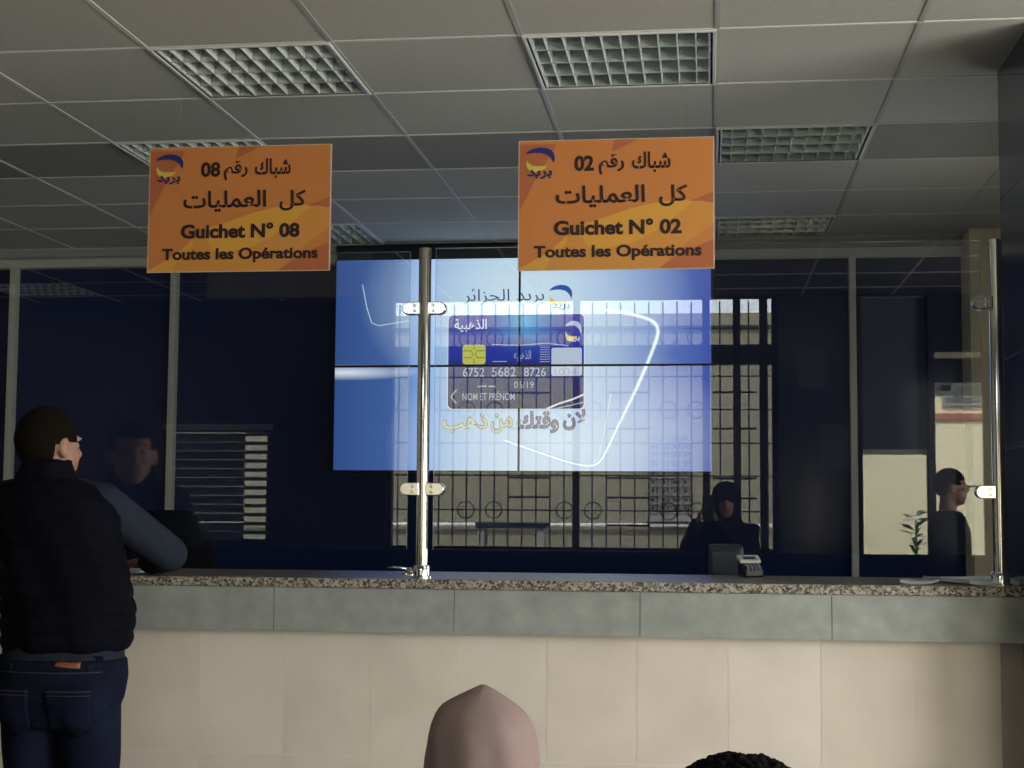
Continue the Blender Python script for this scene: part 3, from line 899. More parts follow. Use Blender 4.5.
# ------------------------------------------------------------------ people
def hand(mb, wrist, d, n, thumb, curl=.5, s=1.0):
    """palm, four fingers and a thumb; d points to the fingers, n out of the palm, thumb to the thumb's side"""
    w = Vector(wrist); d = Vector(d).normalized(); n = Vector(n); n = (n - d * n.dot(d)).normalized(); t = Vector(thumb); t = (t - d * t.dot(d) - n * t.dot(n)).normalized()
    for k, off in enumerate((.027, .009, -.009, -.027)):
        mb.limb([w + d * .005 * s + t * off * .6 * s, w + d * .05 * s + t * off * .85 * s, w + d * .088 * s + t * off * s], [.014 * s, .0145 * s, .0115 * s], 10)
        L_ = (.070, .078, .072, .056)[k] * s
        p0 = w + d * .092 * s + t * off * 1.05 * s
        a1 = curl * .35; a2 = curl * .9; a3 = curl * 1.4
        p1 = p0 + (d * math.cos(a1) + n * math.sin(a1)) * L_ * .45
        p2 = p1 + (d * math.cos(a2) + n * math.sin(a2)) * L_ * .30
        p3 = p2 + (d * math.cos(a3) + n * math.sin(a3)) * L_ * .25
        mb.limb([p0, p1, p2, p3], [.0092 * s, .0085 * s, .0078 * s, .0066 * s], 10)
    p0 = w + d * .028 * s + t * .028 * s
    p1 = p0 + (d * .6 + t * .75 + n * .2).normalized() * .036 * s
    p2 = p1 + (d * .85 + t * .35 + n * .3).normalized() * .030 * s
    p3 = p2 + (d * .95 + t * .1 + n * .3).normalized() * .020 * s
    mb.limb([w + d * .012 * s + t * .012 * s, p0, p1, p2, p3], [.014 * s, .0135 * s, .0105 * s, .0095 * s, .0075 * s], 10)

def head_parts(mb, c, rot, s=1.0):
    def L_(p_): return Vector(c) + rot @ (Vector(p_) * s)
    def el(p_, r_): mb.ell(L_(p_), [x * s for x in r_], rot=rot)
    el((0, -.014, .022), (.077, .098, .098))
    el((0, .030, -.035), (.063, .066, .085))
    el((0, .052, -.092), (.034, .034, .026))                       # chin
    mb.limb([L_((0, .088, .012)), L_((0, .108, -.022))], [.009 * s, .014 * s], 10)   # nose
    el((0, .089, -.058), (.024, .012, .008)); el((0, .086, -.068), (.021, .011, .007))  # lips
    el((0, .078, .026), (.056, .018, .010))                        # brow
    for sx in (-1, 1):
        el((sx * .032, .070, -.022), (.022, .022, .02))            # cheeks
        el((sx * .081, -.008, -.005), (.011, .021, .033))          # ears
        el((sx * .079, -.002, -.030), (.009, .011, .012))
def eyes(c, rot, parent, s=1.0):
    for sx in (-1, 1):
        p_ = Vector(c) + rot @ (Vector((sx * .029, .0725, .004)) * s)
        e_ = MB().ell(p_, [.0125 * s] * 3, 0, 14, 10)
        ob = e_.build('eye', 'eye', parent, True)
        MB().ell(p_ + rot @ Vector((0, .0098 * s, 0)), [.006 * s, .0042 * s, .006 * s], 0, 12, 8, rot).build('iris', 'iris', ob, True)
def hair_cap(c, rot, parent, matname, s=1.0, grow=.007, low=-.055, front=.052, name='hair', rough=0.0):
    """close-cropped hair: a shell over the skull, cut at hairline, around the ears and at the nape"""
    b_ = MB().ell((0, -.014, .022), (.077 + grow, .098 + grow, .098 + grow), 0, 48, 36)
    me = b_.mesh(name); bm = bmesh.new(); bm.from_mesh(me)
    kill = []
    for f in bm.faces:
        p_ = f.calc_center_median()
        keep = True
        if p_.y > .045 and p_.z < front: keep = False
        if p_.y > .0 and p_.z < .012: keep = False
        if p_.y > -.035 and p_.z < -.0 : keep = p_.y < .012 and p_.z > -.008 and False or p_.z > .0
        if p_.z < low: keep = False
        if not keep: kill.append(f)
    bmesh.ops.delete(bm, geom=kill, context='FACES')
    bmesh.ops.recalc_face_normals(bm, faces=bm.faces)
    r_ = bmesh.ops.extrude_face_region(bm, geom=bm.faces[:])
    for v in [g_ for g_ in r_['geom'] if isinstance(g_, bmesh.types.BMVert)]:
        v.co = Vector((0, -.014, .022)) + (v.co - Vector((0, -.014, .022))) * .90
    bmesh.ops.recalc_face_normals(bm, faces=bm.faces)
    if rough:
        for v in bm.verts:
            v.co += (v.co - Vector((0, -.014, .022))).normalized() * random.uniform(-rough, rough)
    bm.transform(Matrix.Translation(Vector(c)) @ rot.to_4x4() @ Matrix.Scale(s, 4))
    bm.to_mesh(me); bm.free()
    return link(name, me, matname, parent, True)

def torso_rings(table, n=28, e=2.4):
    """table rows: centre x, y, z, half width, half depth"""
    out = []
    for cx, cy, z, a_, b_ in table:
        ring = []
        for k in range(n):
            th = 2 * PI * k / n; c_, s_ = math.cos(th), math.sin(th)
            ring.append((cx + a_ * math.copysign(abs(c_) ** (2 / e), c_), cy + b_ * math.copysign(abs(s_) ** (2 / e), s_), z))
        out.append(ring)
    return out
def grow(table, g_): return [(x, y, z, a_ + g_, b_ + g_) for x, y, z, a_, b_ in table]
def interp(table, zs):
    out = []
    for z in zs:
        for i in range(len(table) - 1):
            A_, B_ = table[i], table[i + 1]
            if A_[2] <= z <= B_[2] + 1e-6:
                u = (z - A_[2]) / (B_[2] - A_[2]); u = u * u * (3 - 2 * u) if False else u
                out.append(tuple(A_[j] + (B_[j] - A_[j]) * u for j in range(5))); break
    return out

def figure(root, J, torso, voxel=.007):
    """bare body as one surface; J holds the joints (root space)"""
    s = J.get('s', 1.0)
    b_ = MB()
    b_.rings(torso_rings(torso))
    nk = Vector(J['neck']); hd = Vector(J['head'])
    b_.limb([nk + Vector((0, 0, -.05)) * s, nk, hd + Vector((0, -.02, -.05)) * s], [.072 * s, .058 * s, .054 * s], 16)
    head_parts(b_, hd, J['hrot'], s)
    for L_ in 'LR':
        sh, el_, wr = (Vector(J[k + L_]) for k in ('sh', 'el', 'wr'))
        b_.limb([nk.lerp(sh, .35) + Vector((0, 0, -.03)) * s, sh, sh.lerp(el_, .5), el_], [.055 * s, .052 * s, .046 * s, .038 * s])
        b_.limb([el_, el_.lerp(wr, .35), wr], [.038 * s, .036 * s, .024 * s])
        hd_ = J['hand' + L_]
        hand(b_, wr, hd_[0], hd_[1], hd_[2], hd_[3], s * .97)
        hp, kn, an, to = (Vector(J[k + L_]) for k in ('hip', 'kn', 'an', 'toe'))
        b_.limb([hp, hp.lerp(kn, .5), kn], [.082 * s, .070 * s, .052 * s], 18)
        b_.limb([kn, kn.lerp(an, .35), an], [.052 * s, .050 * s, .034 * s], 16)
        b_.limb([an + Vector((0, 0, -.03)) * s, an.lerp(to, .6) + Vector((0, 0, -.015)) * s, to], [.034 * s, .030 * s, .022 * s], 14)
    me = blob(b_, voxel, 3)
    return link('body', me, 'skin', root, True)
def sleeves(mb, J, g_=.012, to=.93, Ls='LR', folds=True):
    s = J.get('s', 1.0)
    for L_ in Ls:
        sh, el_, wr = (Vector(J[k + L_]) for k in ('sh', 'el', 'wr'))
        nk = Vector(J['neck'])
        mb.limb([nk.lerp(sh, .45) + Vector((0, 0, -.04)) * s, sh, sh.lerp(el_, .5), el_], [(.055 + g_) * s, (.054 + g_) * s, (.048 + g_) * s, (.042 + g_) * s], 18)
        mb.limb([el_, el_.lerp(wr, .4), el_.lerp(wr, to)], [(.042 + g_) * s, (.038 + g_) * s, (.028 + g_) * s], 18)
def trousers(J, g_=.012):
    s = J.get('s', 1.0); b_ = MB()
    for L_ in 'LR':
        hp, kn, an = (Vector(J[k + L_]) for k in ('hip', 'kn', 'an'))
        b_.limb([hp, hp.lerp(kn, .5), kn], [(.090 + g_) * s, (.080 + g_) * s, (.056 + g_) * s], 20)
        b_.limb([kn, kn.lerp(an, .35), kn.lerp(an, .97)], [(.056 + g_) * s, (.054 + g_) * s, (.046 + g_) * s], 18)
    return b_
def shoes(J, root):
    s = J.get('s', 1.0)
    for L_ in 'LR':
        an, to = Vector(J['an' + L_]), Vector(J['toe' + L_])
        d = (to - an); d.z = 0; d.normalize()
        an0 = Vector((an.x, an.y, 0)); sd = Vector((-d.y, d.x, 0))
        rings = []
        for u, w, h in ((-.075, .026, .06), (-.06, .036, .085), (0, .038, .095), (.06, .040, .075), (.12, .046, .055), (.17, .044, .045), (.20, .030, .034), (.215, .014, .022)):
            c_ = an0 + d * u * s
            rings.append([c_ + sd * w * s * math.copysign(abs(math.cos(t_)) ** .8, math.cos(t_)) + Vector((0, 0, (h / 2 + h / 2 * math.copysign(abs(math.sin(t_)) ** .7, math.sin(t_))) * s)) for t_ in [2 * PI * k / 16 for k in range(16)]])
        MB().rings(rings).build('shoe', 'shoe', root, True)

def std_joints(s=1.0, hy=0.0):
    """upright standing joints facing +Y for a 1.75 m figure times s"""
    J = dict(s=s, neck=(0, -.01, 1.475), head=(0, .015, 1.625), hrot=Matrix.Rotation(hy, 3, 'Z'))
    for L_, x in (('L', -1), ('R', 1)):
        J['sh' + L_] = (x * .185, -.005, 1.41); J['el' + L_] = (x * .235, -.03, 1.115); J['wr' + L_] = (x * .245, .05, .87)
        J['hand' + L_] = ((x * .02, .12, -1), (-x, 0, 0), (0, 1, 0), .5)
        J['hip' + L_] = (x * .088, 0, .90); J['kn' + L_] = (x * .095, .02, .49); J['an' + L_] = (x * .10, -.02, .085); J['toe' + L_] = (x * .12, .13, .03)
    for k, v in J.items():
        if k not in ('s', 'hrot') and not k.startswith('hand'):
            J[k] = tuple(c_ * s for c_ in v)
    return J
def std_torso(s=1.0):
    return [tuple(c_ * s for c_ in r_) for r_ in ((0, -.005, .82, .10, .085), (0, -.005, .88, .165, .115), (0, -.005, .96, .172, .12), (0, 0, 1.08, .150, .105), (0, 0, 1.22, .165, .112), (0, -.005, 1.34, .180, .112), (0, -.01, 1.42, .150, .09), (0, -.01, 1.47, .075, .062))]

# ---- the customer at the counter
MX, MY = -1.985, 4.50
man = thing('person', 'man in dark quilted vest, slate sleeves and jeans leaning on the counter', 'person', (MX, MY, 0))
def w2m(x, y, z): return (x - MX, y - MY, z)
hrot = Matrix.Rotation(-.50, 3, 'Z')
J = dict(s=1.0, neck=(-.055, .0, 1.545), head=(-.060, .025, 1.632), hrot=hrot,
         shL=(-.232, .0, 1.455), elL=w2m(-2.30, 4.74, 1.275), wrL=w2m(-2.10, 4.93, 1.262), handL=((.9, .5, -.05), (0, 0, -1), (0.3, 1, 0), .25),
         shR=w2m(-1.880, 4.545, 1.455), elR=w2m(-1.742, 4.79, 1.292), wrR=w2m(-1.865, 4.93, 1.262), handR=((-.8, .55, -.08), (0, 0, -1), (-.3, 1, 0), .25),
         hipL=(-.075, -.01, .90), knL=(-.085, .04, .48), anL=(-.10, -.03, .085), toeL=(-.12, .12, .03),
         hipR=(.10, -.01, .90), knR=(.11, .04, .48), anR=(.12, -.03, .085), toeR=(.14, .12, .03))
TM = [(.012, -.01, .82, .11, .09), (.015, -.01, .88, .172, .125), (.018, -.01, .96, .178, .128), (.02, 0, 1.08, .168, .118), (.0, .0, 1.22, .175, .118), (-.035, .0, 1.36, .185, .115), (-.05, .0, 1.46, .150, .09), (-.055, .0, 1.53, .075, .062)]
body = figure(man, J, TM)
eyes(J['head'], hrot, man)
hair_cap(J['head'], hrot, man, 'hair', 1.0, .007, -.062, .06)
# shirt: sleeves and the band of hem below the vest
sb = MB(); sleeves(sb, J, .016, .95)
sb.rings(torso_rings(grow([(.018, -.01, .965, .178, .128)] + TM[3:], .010)))
link('shirt', blob(sb, .009, 3), 'sleeve', man, True)
# quilted vest: horizontal baffles from hem to collar
VT = [(.026, -.005, 1.008, .186, .142), (.028, -.005, 1.04, .196, .150), (.030, 0, 1.12, .203, .150), (.016, 0, 1.22, .198, .146), (-.012, 0, 1.34, .196, .142), (-.030, .0, 1.42, .200, .142), (-.043, .002, 1.47, .184, .132), (-.049, .0, 1.51, .142, .110), (-.056, -.002, 1.53, .098, .085), (-.058, .0, 1.56, .078, .078), (-.058, .002, 1.590, .074, .076)]
zs = []; z = VT[0][2]
while z < VT[-1][2]: zs.append(z); z += .0062
rows = interp(VT, zs); out = []
for i, (x, y, z, a_, b_) in enumerate(rows):
    ph = ((z - 1.008) % .052) / .052
    q_ = .007 * (math.sin(PI * ph) ** .6 - .6)
    out.append((x, y, z, a_ + q_, b_ + q_))
out.append((-.058, .002, 1.588, .064, .066))
VR = torso_rings(out, 56, 2.3)
random.seed(3)
wr_ = [(random.uniform(0, 6.28), random.randint(2, 9), random.uniform(5, 22)) for _ in range(5)]
VR = [[(x + .0022 * sum(math.sin(k * f_ * .11 + z * w_ + p_) for p_, f_, w_ in wr_), y + .0022 * sum(math.cos(k * f_ * .12 + z * w_ + p_) for p_, f_, w_ in wr_), z + .003 * math.sin(k * .9)) for k, (x, y, z) in enumerate(r_)] for r_ in VR]
MB().rings(VR).build('vest', 'vest', man, True)
# jeans
jb = trousers(J, .012)
jb.rings(torso_rings(grow([(.012, -.015, .78, .12, .09), (.015, -.015, .86, .175, .130), (.018, -.012, .93, .182, .136), (.018, -.010, .985, .176, .130)], .018)))
for sx in (-.075, .10): jb.ell((sx, -.075, .87), (.095, .085, .105))
jme = blob(jb, .009, 4)
jeans = link('jeans', jme, 'jeans', man, True)
shoes(J, man)
bvh = BVHTree.FromPolygons([v.co.copy() for v in jme.vertices], [list(p_.vertices) for p_ in jme.polygons])
def back_patch(x0, x1, z0, z1, off, name, m_, parent, n=12, shape=None):
    """cloth patch laid on the back of the jeans"""
    vs = []; fs = []
    def hit(x, z):
        h_ = bvh.ray_cast(Vector((x, -1, z)), Vector((0, 1, 0)))
        return h_[0].y if h_[0] is not None else bvh.find_nearest(Vector((x, -.1, z)))[0].y
    for lay_ in (off, -.004):
        for j in range(n + 1):
            for i in range(n + 1):
                u, v = i / n, j / n
                x = x0 + (x1 - x0) * u; z = z0 + (z1 - z0) * v
                if shape: x, z = shape(u, v, x, z)
                vs.append((x, hit(x, z) - lay_, z))
    K = (n + 1) ** 2; R_ = n + 1
    for j in range(n):
        for i in range(n):
            a_ = j * R_ + i
            fs += [(a_, a_ + 1, a_ + R_ + 1, a_ + R_), (K + a_, K + a_ + R_, K + a_ + R_ + 1, K + a_ + 1)]
    rim = [i for i in range(n)] + [j * R_ + n for j in range(n)] + [n * R_ + n - i for i in range(n)] + [(n - j) * R_ for j in range(n)]
    for i in range(len(rim)):
        a_, c_ = rim[i], rim[(i + 1) % len(rim)]
        fs.append((a_, K + a_, K + c_, c_))
    return MB().add(vs, fs).build(name, m_, parent, True)
back_patch(-.145, .182, .958, .998, .005, 'waistband', 'jeans', man, 30)
back_patch(.060, .132, .966, .989, .009, 'leather_patch', 'leather', man, 8, lambda u, v, x, z: (x, .9775 + (z - .9775) * (.45 + .55 * min(1, u * 1.3))))
for xx in (-.09, .15): back_patch(xx, xx + .011, .955, 1.0, .009, 'belt_loop', 'jeans', man, 6)
pk = lambda cx: (lambda u, v, x, z: (cx + (x - cx) * (.86 + .14 * v), z - (.02 * (1 - abs(2 * u - 1)) if v == 0 else 0) * 1.0))
for cx in (-.088, .098):
    pkt = back_patch(cx - .068, cx + .068, .775, .905, .004, 'back_pocket', 'jeans', man, 12, pk(cx))
    for (a0, a1, b0, b1) in ((cx - .066, cx + .066, .896, .8985), (cx - .066, cx + .066, .884, .8860)):
        back_patch(a0, a1, b0, b1, .0055, 'stitching', 'thread', pkt, 10)
back_patch(-.148, .184, .9505, .9530, .003, 'waist_stitching', 'thread', man, 26)

# ---- seated woman in a rose headscarf
SEAT = .385
def seated(root, s, top):
    """upright sitter facing +Y; top = height of the crown"""
    hz = top - .118 * s
    J_ = dict(s=s, neck=(0, -.02, hz - .15 * s), head=(0, 0, hz), hrot=Matrix.Rotation(0, 3, 'Z'))
    nz = hz - .15 * s
    for L_, x in (('L', -1), ('R', 1)):
        J_['sh' + L_] = (x * .165 * s, -.015, nz - .065 * s); J_['el' + L_] = (x * .20 * s, .05, nz - .30 * s); J_['wr' + L_] = (x * .10 * s, .25 * s, SEAT + .20 * s)
        J_['hand' + L_] = ((-x * .3, 1, -.25), (0, 0, -1), (-x, 0, 0), .5)
        J_['hip' + L_] = (x * .085 * s, .0, SEAT + .085 * s); J_['kn' + L_] = (x * .10 * s, .42 * s, SEAT + .075 * s)
        J_['an' + L_] = (x * .10 * s, .44 * s, .085 * s); J_['toe' + L_] = (x * .11 * s, .60 * s, .03)
    T_ = [(0, -.02, SEAT + .015, .15 * s, .10 * s), (0, -.02, SEAT + .08 * s, .175 * s, .125 * s), (0, -.015, SEAT + .20 * s, .15 * s, .11 * s), (0, -.02, nz - .14 * s, .165 * s, .105 * s), (0, -.02, nz - .06 * s, .14 * s, .085 * s), (0, -.02, nz, .07 * s, .06 * s)]
    return J_, T_
wom = thing('person', 'seated person in a dusty rose headscarf, seen from behind', 'person', (-.404, 2.72, 0))
J2, T2 = seated(wom, .92, 1.102)
figure(wom, J2, T2); eyes(J2['head'], J2['hrot'], wom, .92)
cb = MB(); sleeves(cb, J2, .018, .95); cb.rings(torso_rings(grow(T2, .022)))
link('coat', blob(cb, .010, 3), 'darkcloth', wom, True)
tb = trousers(J2, .02); tb.rings(torso_rings(grow(T2[:2], .012)))
link('trousers', blob(tb, .010, 3), 'darkcloth', wom, True)
shoes(J2, wom)
HT = [(.002, 0, 1.1335, .005, .008), (.002, 0, 1.129, .015, .020), (.0, 0, 1.121, .030, .034), (-.003, 0, 1.109, .052, .054), (-.004, 0, 1.097, .071, .074), (-.001, 0, 1.082, .083, .090), (.0, 0, 1.065, .0915, .105), (.0, 0, 1.045, .0965, .112), (.0, .0, 1.01, .100, .116), (.0, -.003, .97, .099, .114), (.0, -.01, .93, .098, .105), (0, -.015, .89, .105, .100), (0, -.02, .85, .135, .105), (0, -.02, .80, .185, .120), (0, -.02, .74, .205, .135), (0, -.02, .70, .208, .140)]
rows = interp(HT[::-1], [.70 + .0085 * i for i in range(52)])
hr_ = torso_rings(rows, 64, 2.15)
hr_ = [[(x + .0045 * math.sin(k * .35 + z * 26) * min(1, (1.125 - z) * 9), y + .005 * math.sin(k * .9 + z * 18) * min(1, (1.11 - z) * 7), z) for k, (x, y, z) in enumerate(r_)] for r_ in hr_]
hm = MB().rings(hr_)
hm.build('headscarf', 'hijab', wom, True)

# ---- seated person with black curly hair
kid = thing('person', 'seated person with short black curly hair, only the crown showing', 'person', (.042, 2.2, 0))
J3, T3 = seated(kid, 1.0, 1.092)
figure(kid, J3, T3); eyes(J3['head'], J3['hrot'], kid, .88)
cb = MB(); sleeves(cb, J3, .016, .95); cb.rings(torso_rings(grow(T3, .018)))
link('jacket', blob(cb, .010, 3), 'darkcloth', kid, True)
tb = trousers(J3, .014); tb.rings(torso_rings(grow(T3[:2], .010)))
link('trousers', blob(tb, .010, 3), 'jeans', kid, True)
shoes(J3, kid)
random.seed(11)
cu = MB(); hc = Vector(J3['head']) + Vector((0, -.014, .022))
cu.ell(hc, (.108, .110, .100), 0, 24, 18)
for i in range(2400):
    th = random.uniform(0, 2 * PI); sz_ = random.uniform(-.45, 1)
    rr = math.sqrt(max(0, 1 - sz_ * sz_))
    dv = Vector((rr * math.cos(th), rr * math.sin(th), sz_))
    if dv.y > .45 and dv.z < .45: continue
    c_ = hc + Vector((dv.x * .112, dv.y * .113, dv.z * .107))
    r_ = random.uniform(.0035, .0068); c_ += dv * random.uniform(-.004, .005)
    cu.ell(c_, (r_, r_, r_), 0, 7, 5)
link('curly_hair', blob(cu, .0026, 1), 'blackhair', kid, True)

for lb, bx, by in (('grey bench carrying the person in the rose headscarf', -.404, 2.66), ('grey bench carrying the curly haired person', .042, 2.13)):
    bn = thing('waiting_bench', lb, 'bench', (bx, by, 0), 0, 'waiting benches before the counter')
    MB().box(-.26, .26, -.24, .22, SEAT - .04, SEAT).build('seat', 'bench', bn, bevel=.012)
    for sx in (-.2, .2):
        for sy in (-.18, .16):
            MB().tube([(sx, sy, 0), (sx, sy, SEAT - .04)], .02, 12).build('leg', 'steel', bn, 'auto')

# ------------------------------------------------------------------ rear of the hall, seen mirrored in the glass
def wall_with_openings(x0, x1, y0, y1, z0, z1, holes):
    xs_ = sorted({x0, x1, *[h_[0] for h_ in holes], *[h_[1] for h_ in holes]}); zs_ = sorted({z0, z1, *[h_[2] for h_ in holes], *[h_[3] for h_ in holes]})
    b_ = MB()
    for a_, c_ in zip(xs_, xs_[1:]):
        run = None
        for d_, e_ in zip(zs_, zs_[1:]):
            mx_, mz_ = (a_ + c_) / 2, (d_ + e_) / 2
            if any(h_[0] < mx_ < h_[1] and h_[2] < mz_ < h_[3] for h_ in holes): continue
            b_.box(a_, c_, y0, y1, d_, e_)
    return b_
HOLES = [(-2.22, .47, 1.13, CZ + .004), (-3.83, -3.04, 1.19, 2.0), (1.02, 1.455, .9, CZ - .01), (1.49, 2.02, 0, CZ - .01), (2.25, 4.15, .08, 2.72)]
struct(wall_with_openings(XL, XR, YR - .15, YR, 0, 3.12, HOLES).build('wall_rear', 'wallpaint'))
# window_1: two tiers of panes behind an iron grille
w1 = MB()
YW0, YW1 = YR - .11, YR - .03
w1.box(-2.22, .47, YW0, YW1, 2.432, 2.568)
w1.box(-2.22, .47, YW0, YW1, 1.13, 1.185); w1.box(-2.22, .47, YW0, YW1, CZ - .010, CZ + .004)
for x, w in ((-2.20, .03), (-.90, .045), (-.012, .05), (.195, .05), (.375, .055), (.45, .04)):
    w1.box(x - w / 2, x + w / 2, YW0, YW1, 1.13, CZ - .01)
w = struct(w1.build('window_1', 'frame'))
gb = MB(); YG = YR - .135
def bar(x0, z0, x1, z1, r_=.0055): gb.tube([(x0, YG, z0), (x1, YG, z1)], r_, 6)
x = -2.16; i = 0
xsb = []
while x < .43: xsb.append(x); x += .0975
for x in xsb:
    bar(x, 1.14, x, 2.44); bar(x, 2.56, x, CZ - .02)
for z in (1.435, 1.675, 1.90, 2.13, 2.36, 2.69): bar(-2.2, z, .45, z)
for xa in (-1.38, -.69, .03):
    for z in (1.335, 1.525, 1.66, 2.0, 2.25): bar(xa, z, xa + .295, z, .008)
def ring(cx, cz, r_=.058):
    gb.tube([(cx + r_ * math.cos(a_), YG, cz + r_ * math.sin(a_)) for a_ in [2 * PI * k / 20 for k in range(21)]], .0045, 6, caps=False)
for cx in (-1.675, -1.48, -.985, -.79, -.27, -.08):
    ring(cx, 1.435); ring(cx, 2.13); ring(cx, 2.63)
gb.build('grille', 'bar', w)
MB().box(-2.22, .47, YR - .095, YR - .089, 1.16, CZ - .02).build('pane', 'winglass', w)
# window_2 with a venetian blind
w2 = MB()
for a_ in ((-3.83, -3.79, 1.19, 2.0), (-3.08, -3.04, 1.19, 2.0), (-3.79, -3.08, 1.19, 1.22), (-3.79, -3.08, 1.97, 2.0)): w2.box(a_[0], a_[1], YW0, YW1, a_[2], a_[3])
w = struct(w2.build('window_2', 'frame'))
MB().box(-3.80, -3.07, YR - .095, YR - .089, 1.21, 1.98).build('pane', 'winglass', w)
vb = thing('venetian_blind', 'slatted blind over the left window, mirrored in the left glass screen', 'blind', (-3.43, YR - .01, 1.99))
MB().box(-.40, .40, -.012, .02, -.005, .035).build('head_rail', 'slat', vb)
for k in range(12):
    z = -.03 - k * .0625
    MB().add([(-.385, -.012, z - .060), (.20, -.012, z - .060), (.20, .012, z), (-.385, .012, z), (-.385, -.0105, z - .060), (.20, -.0105, z - .060), (.20, .0135, z), (-.385, .0135, z)],
             [(3, 2, 1, 0), (4, 5, 6, 7), (0, 1, 5, 4), (1, 2, 6, 5), (2, 3, 7, 6), (3, 0, 4, 7)]).build('slat', 'slat_dark', vb)
    MB().box(.20, .385, -.004, .004, z - .020, z + .005).build('slat', 'slat_dark', vb)
for x in (-.25, .05, .3): MB().tube([(x, 0, 0), (x, 0, -.76)], .0012, 5).build('ladder_cord', 'slat', vb)
# shuttered side light by the door
rs = thing('roller_shutter', 'dark ribbed roller shutter half lowered over the side light by the door', 'shutter', (1.237, YR - .06, CZ - .02))
sl = MB(); z = 0
while z > -1.02:
    sl.box(-.21, .21, -.008, .008, z - .026, z); sl.box(-.21, .21, -.004, .004, z - .031, z - .026); z -= .031
sl.build('curtain', 'slat_dark', rs)
MB().box(-.21, .21, -.014, .014, -1.055, -1.02).build('bottom_rail', 'alu', rs)
for s in (-1, 1): MB().box(s * .2165 - .006, s * .2165 + .006, -.02, .02, -1.97, 0).build('guide_rail', 'frame', rs)
MB().box(1.03, 1.445, YR - .11, YR - .104, .9, CZ - .02).build('window_3', 'winglass')['kind'] = 'structure'
# door with header and sensor
d1 = MB()
d1.box(1.49, 2.02, YW0, YW1, 2.505, CZ - .01); d1.box(1.49, 2.02, YW0, YW1, 2.30, 2.465)
d1.box(1.455, 1.495, YW0, YR + .01, 0, CZ - .01); d1.box(2.015, 2.04, YW0, YW1, 0, CZ - .01)
d = struct(d1.build('door_1', 'frame'))
MB().box(1.49, 2.02, YR - .10, YR - .02, 2.465, 2.505).build('header_strip', 'creamwall', d)
MB().box(1.49, 2.02, YR - .10, YR - .02, 2.212, 2.30).build('operator_cover', 'white_plastic', d)
MB().box(1.54, 1.60, YR - .02, YR + .02, 2.245, 2.28).build('sensor', 'black', d, bevel=.004)
MB().tube([(1.50, YR - .06, 1.615), (2.01, YR - .06, 1.610)], .008, 8).build('push_bar', 'steel', d)
MB().box(1.70, 2.01, YR - .08, YR - .074, .02, 2.21).build('pane', 'winglass', d)
# unseen entrance glazing, added as an opening for the rear fill lamp
e1 = MB()
for a_ in ((2.25, 2.30, .08, 2.72), (4.10, 4.15, .08, 2.72), (3.17, 3.23, .08, 2.72), (2.30, 4.10, 2.66, 2.72), (2.30, 4.10, .08, .14)): e1.box(a_[0], a_[1], YW0, YW1, a_[2], a_[3])
w = struct(e1.build('added_window_4', 'frame'))
MB().box(2.27, 4.13, YR - .095, YR - .089, .1, 2.70).build('pane', 'winglass', w)
# notices on the rear wall
for nm, x0, x1, z0, z1 in (('faint paper notice high on the rear wall, mirrored in the glass', .60, .78, 2.26, 2.52), ('faint paper notice lower on the rear wall, mirrored in the glass', .74, .935, 1.73, 2.02)):
    tag(MB().box(x0, x1, YR, YR + .002, z0, z1).build('paper_notice', mat('faded_notice', (.075, .075, .095), .7)), nm, 'notice', 'paper notices on the rear wall')

# ---- photographer and the man by the door, both mirrored in the glass
def standing(label, loc, rz, s, arms=None, cloth='darkcloth', hooded=False):
    t_ = thing('person', label, 'person', loc, rz)
    J_ = std_joints(s); T_ = std_torso(s)
    if arms: J_.update(arms)
    figure(t_, J_, T_, .009); eyes(J_['head'], J_['hrot'], t_, s)
    c_ = MB(); sleeves(c_, J_, .018, .95); c_.rings(torso_rings(grow(T_[1:], .02)))
    link('jacket', blob(c_, .011, 3), cloth, t_, True)
    q_ = trousers(J_, .014); q_.rings(torso_rings(grow(T_[:3], .012)))
    link('trousers', blob(q_, .011, 3), 'jeans', t_, True)
    shoes(J_, t_)
    if hooded:
        hz = J_['head'][2]
        rows_ = [(0, 0, hz + .130, .02, .03), (0, 0, hz + .118, .055, .07), (0, -.01, hz + .08, .086, .108), (0, -.012, hz + .02, .100, .118), (0, -.02, hz - .05, .098, .105), (0, -.035, hz - .12, .100, .09), (0, -.02, hz - .19, .16, .115), (0, -.02, hz - .26, .215, .14), (0, -.02, hz - .34, .225, .15)]
        rr_ = torso_rings(rows_[::-1], 40, 2.1)
        MB().rings(rr_).build('hood', cloth, t_, True)
    else:
        hair_cap(J_['head'], J_['hrot'], t_, 'hair', s)
    return t_
standing('man in dark clothes standing by the door, mirrored at the right of the glass', (1.53, -.285, 0), -PI / 2, .985)
ph = dict(elL=(-.25, .06, 1.20), elR=(.13, .10, 1.17), wrL=(-.19, .19, 1.36), wrR=(-.06, .19, 1.37),
          handL=((.35, .35, 1), (1, .2, 0), (0, 1, 0), .5), handR=((-.35, .35, 1), (-1, .2, 0), (0, 1, 0), .5))
standing('dark hooded photographer holding up a phone, mirrored in the glass right of the video wall', (.115, -.33, 0), 0, .925, ph, hooded=True)
t = thing('smartphone', 'black phone held up in the photographer\'s hands', 'phone', (0, -.075, 1.38))
MB().box(-.038, .038, -.004, .004, 0, .16).build('body', 'black', t, bevel=.003)
MB().box(-.034, .034, -.0048, -.0041, .008, .152).build('screen', 'plastic_blue', t)

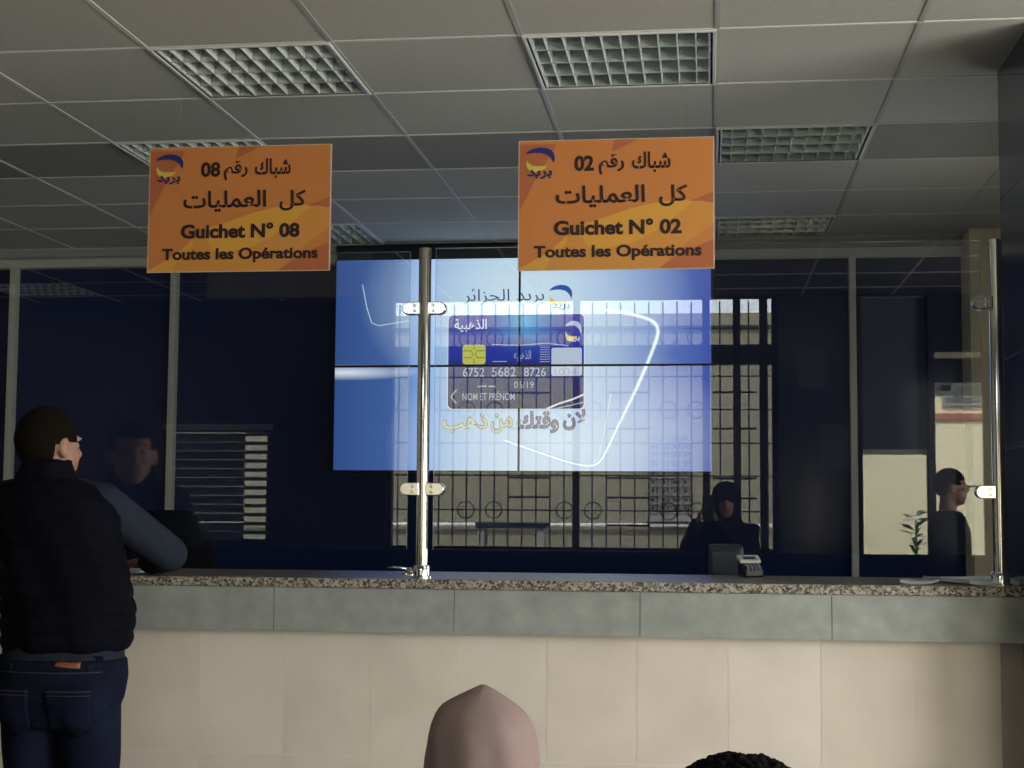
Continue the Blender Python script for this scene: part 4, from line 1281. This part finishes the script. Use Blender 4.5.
# ------------------------------------------------------------------ street outside
struct(MB().box(-14, 14, -14, YR - .15, -.25, -.2).build('ground', 'asphalt'))
FY = -5.0
nb = thing('neighbouring_building', 'cream low building across the street with a brick red band, mirrored through the windows', 'building', (0, FY, 0))
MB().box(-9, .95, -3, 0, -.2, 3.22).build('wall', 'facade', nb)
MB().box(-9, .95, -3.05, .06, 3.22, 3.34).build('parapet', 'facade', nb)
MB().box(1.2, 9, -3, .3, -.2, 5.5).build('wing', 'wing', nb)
MB().box(1.2, 9, .3, .33, 2.29, 2.35).build('red_band', 'facade_red', nb)
for x in (1.62, 2.15, 2.72):
    wn = MB().box(x, x + .36, .28, .34, 2.42, 2.90).build('window', 'facade_grey', nb)
    MB().box(x + .03, x + .33, .34, .345, 2.45, 2.87).build('pane', 'slat_dark', wn)
MB().tube([(-9, .06, 1.255), (1.1, .06, 1.30)], .018, 8).build('drain_pipe', 'pipe', nb)
MB().box(-9, .95, .0, .05, .30, 1.0).build('plinth', 'facade_grey', nb)
bs = MB()
for i in range(4):
    for k in range(9):
        cx, cz = -.53 + i * .105, 1.45 + k * .085
        bs.box(cx - .05, cx + .05, .0, .05, cz - .042, cz - .032); bs.box(cx - .05, cx - .04, .0, .05, cz - .032, cz + .042)
        bs.tube([(cx + .028 * math.cos(a_), .03, cz + .028 * math.sin(a_)) for a_ in [2 * PI * q_ / 10 for q_ in range(11)]], .007, 5, caps=False)
bs.build('breeze_block_screen', 'facade_grey', nb)
MB().box(-.60, -.08, .0, .10, 1.33, 1.395).build('sill', 'facade_grey', nb)
bo = thing('street_bench', 'dark slatted bench on the street, mirrored low in the wide glass screen', 'bench', (-1.82, FY + .6, -.2))
MB().box(-.33, .33, -.15, .15, 1.46, 1.52).build('seat', 'frame', bo, bevel=.01)
for s in (-1, 1): MB().box(s * .28 - .03, s * .28 + .03, -.12, .12, 0, 1.46).build('leg', 'facade_grey', bo)
pl_ = thing('street_plant', 'small leafy plant on the street outside the side light', 'plant', (1.62, -2.6, -.2))
MB().tube([(0, 0, 0), (.02, 0, .8), (0, .02, 1.58)], [.02, .014, .006], 8).build('stem', 'leaf', pl_, True)
random.seed(5)
lf = MB()
for k in range(60):
    z = random.uniform(.9, 1.62); a_ = random.uniform(0, 2 * PI); l_ = random.uniform(.08, .17)
    dx, dy = math.cos(a_), math.sin(a_); u_ = random.uniform(-.02, .1)
    lf.add([(0, 0, z), (dx * l_ * .5 - dy * .018, dy * l_ * .5 + dx * .018, z + u_ * .8), (dx * l_, dy * l_, z + u_), (dx * l_ * .5 + dy * .018, dy * l_ * .5 - dx * .018, z + u_ * .8 + .006)], [(0, 1, 2), (0, 2, 3)])
lf.build('leaves', 'leaf', pl_, fix=False)
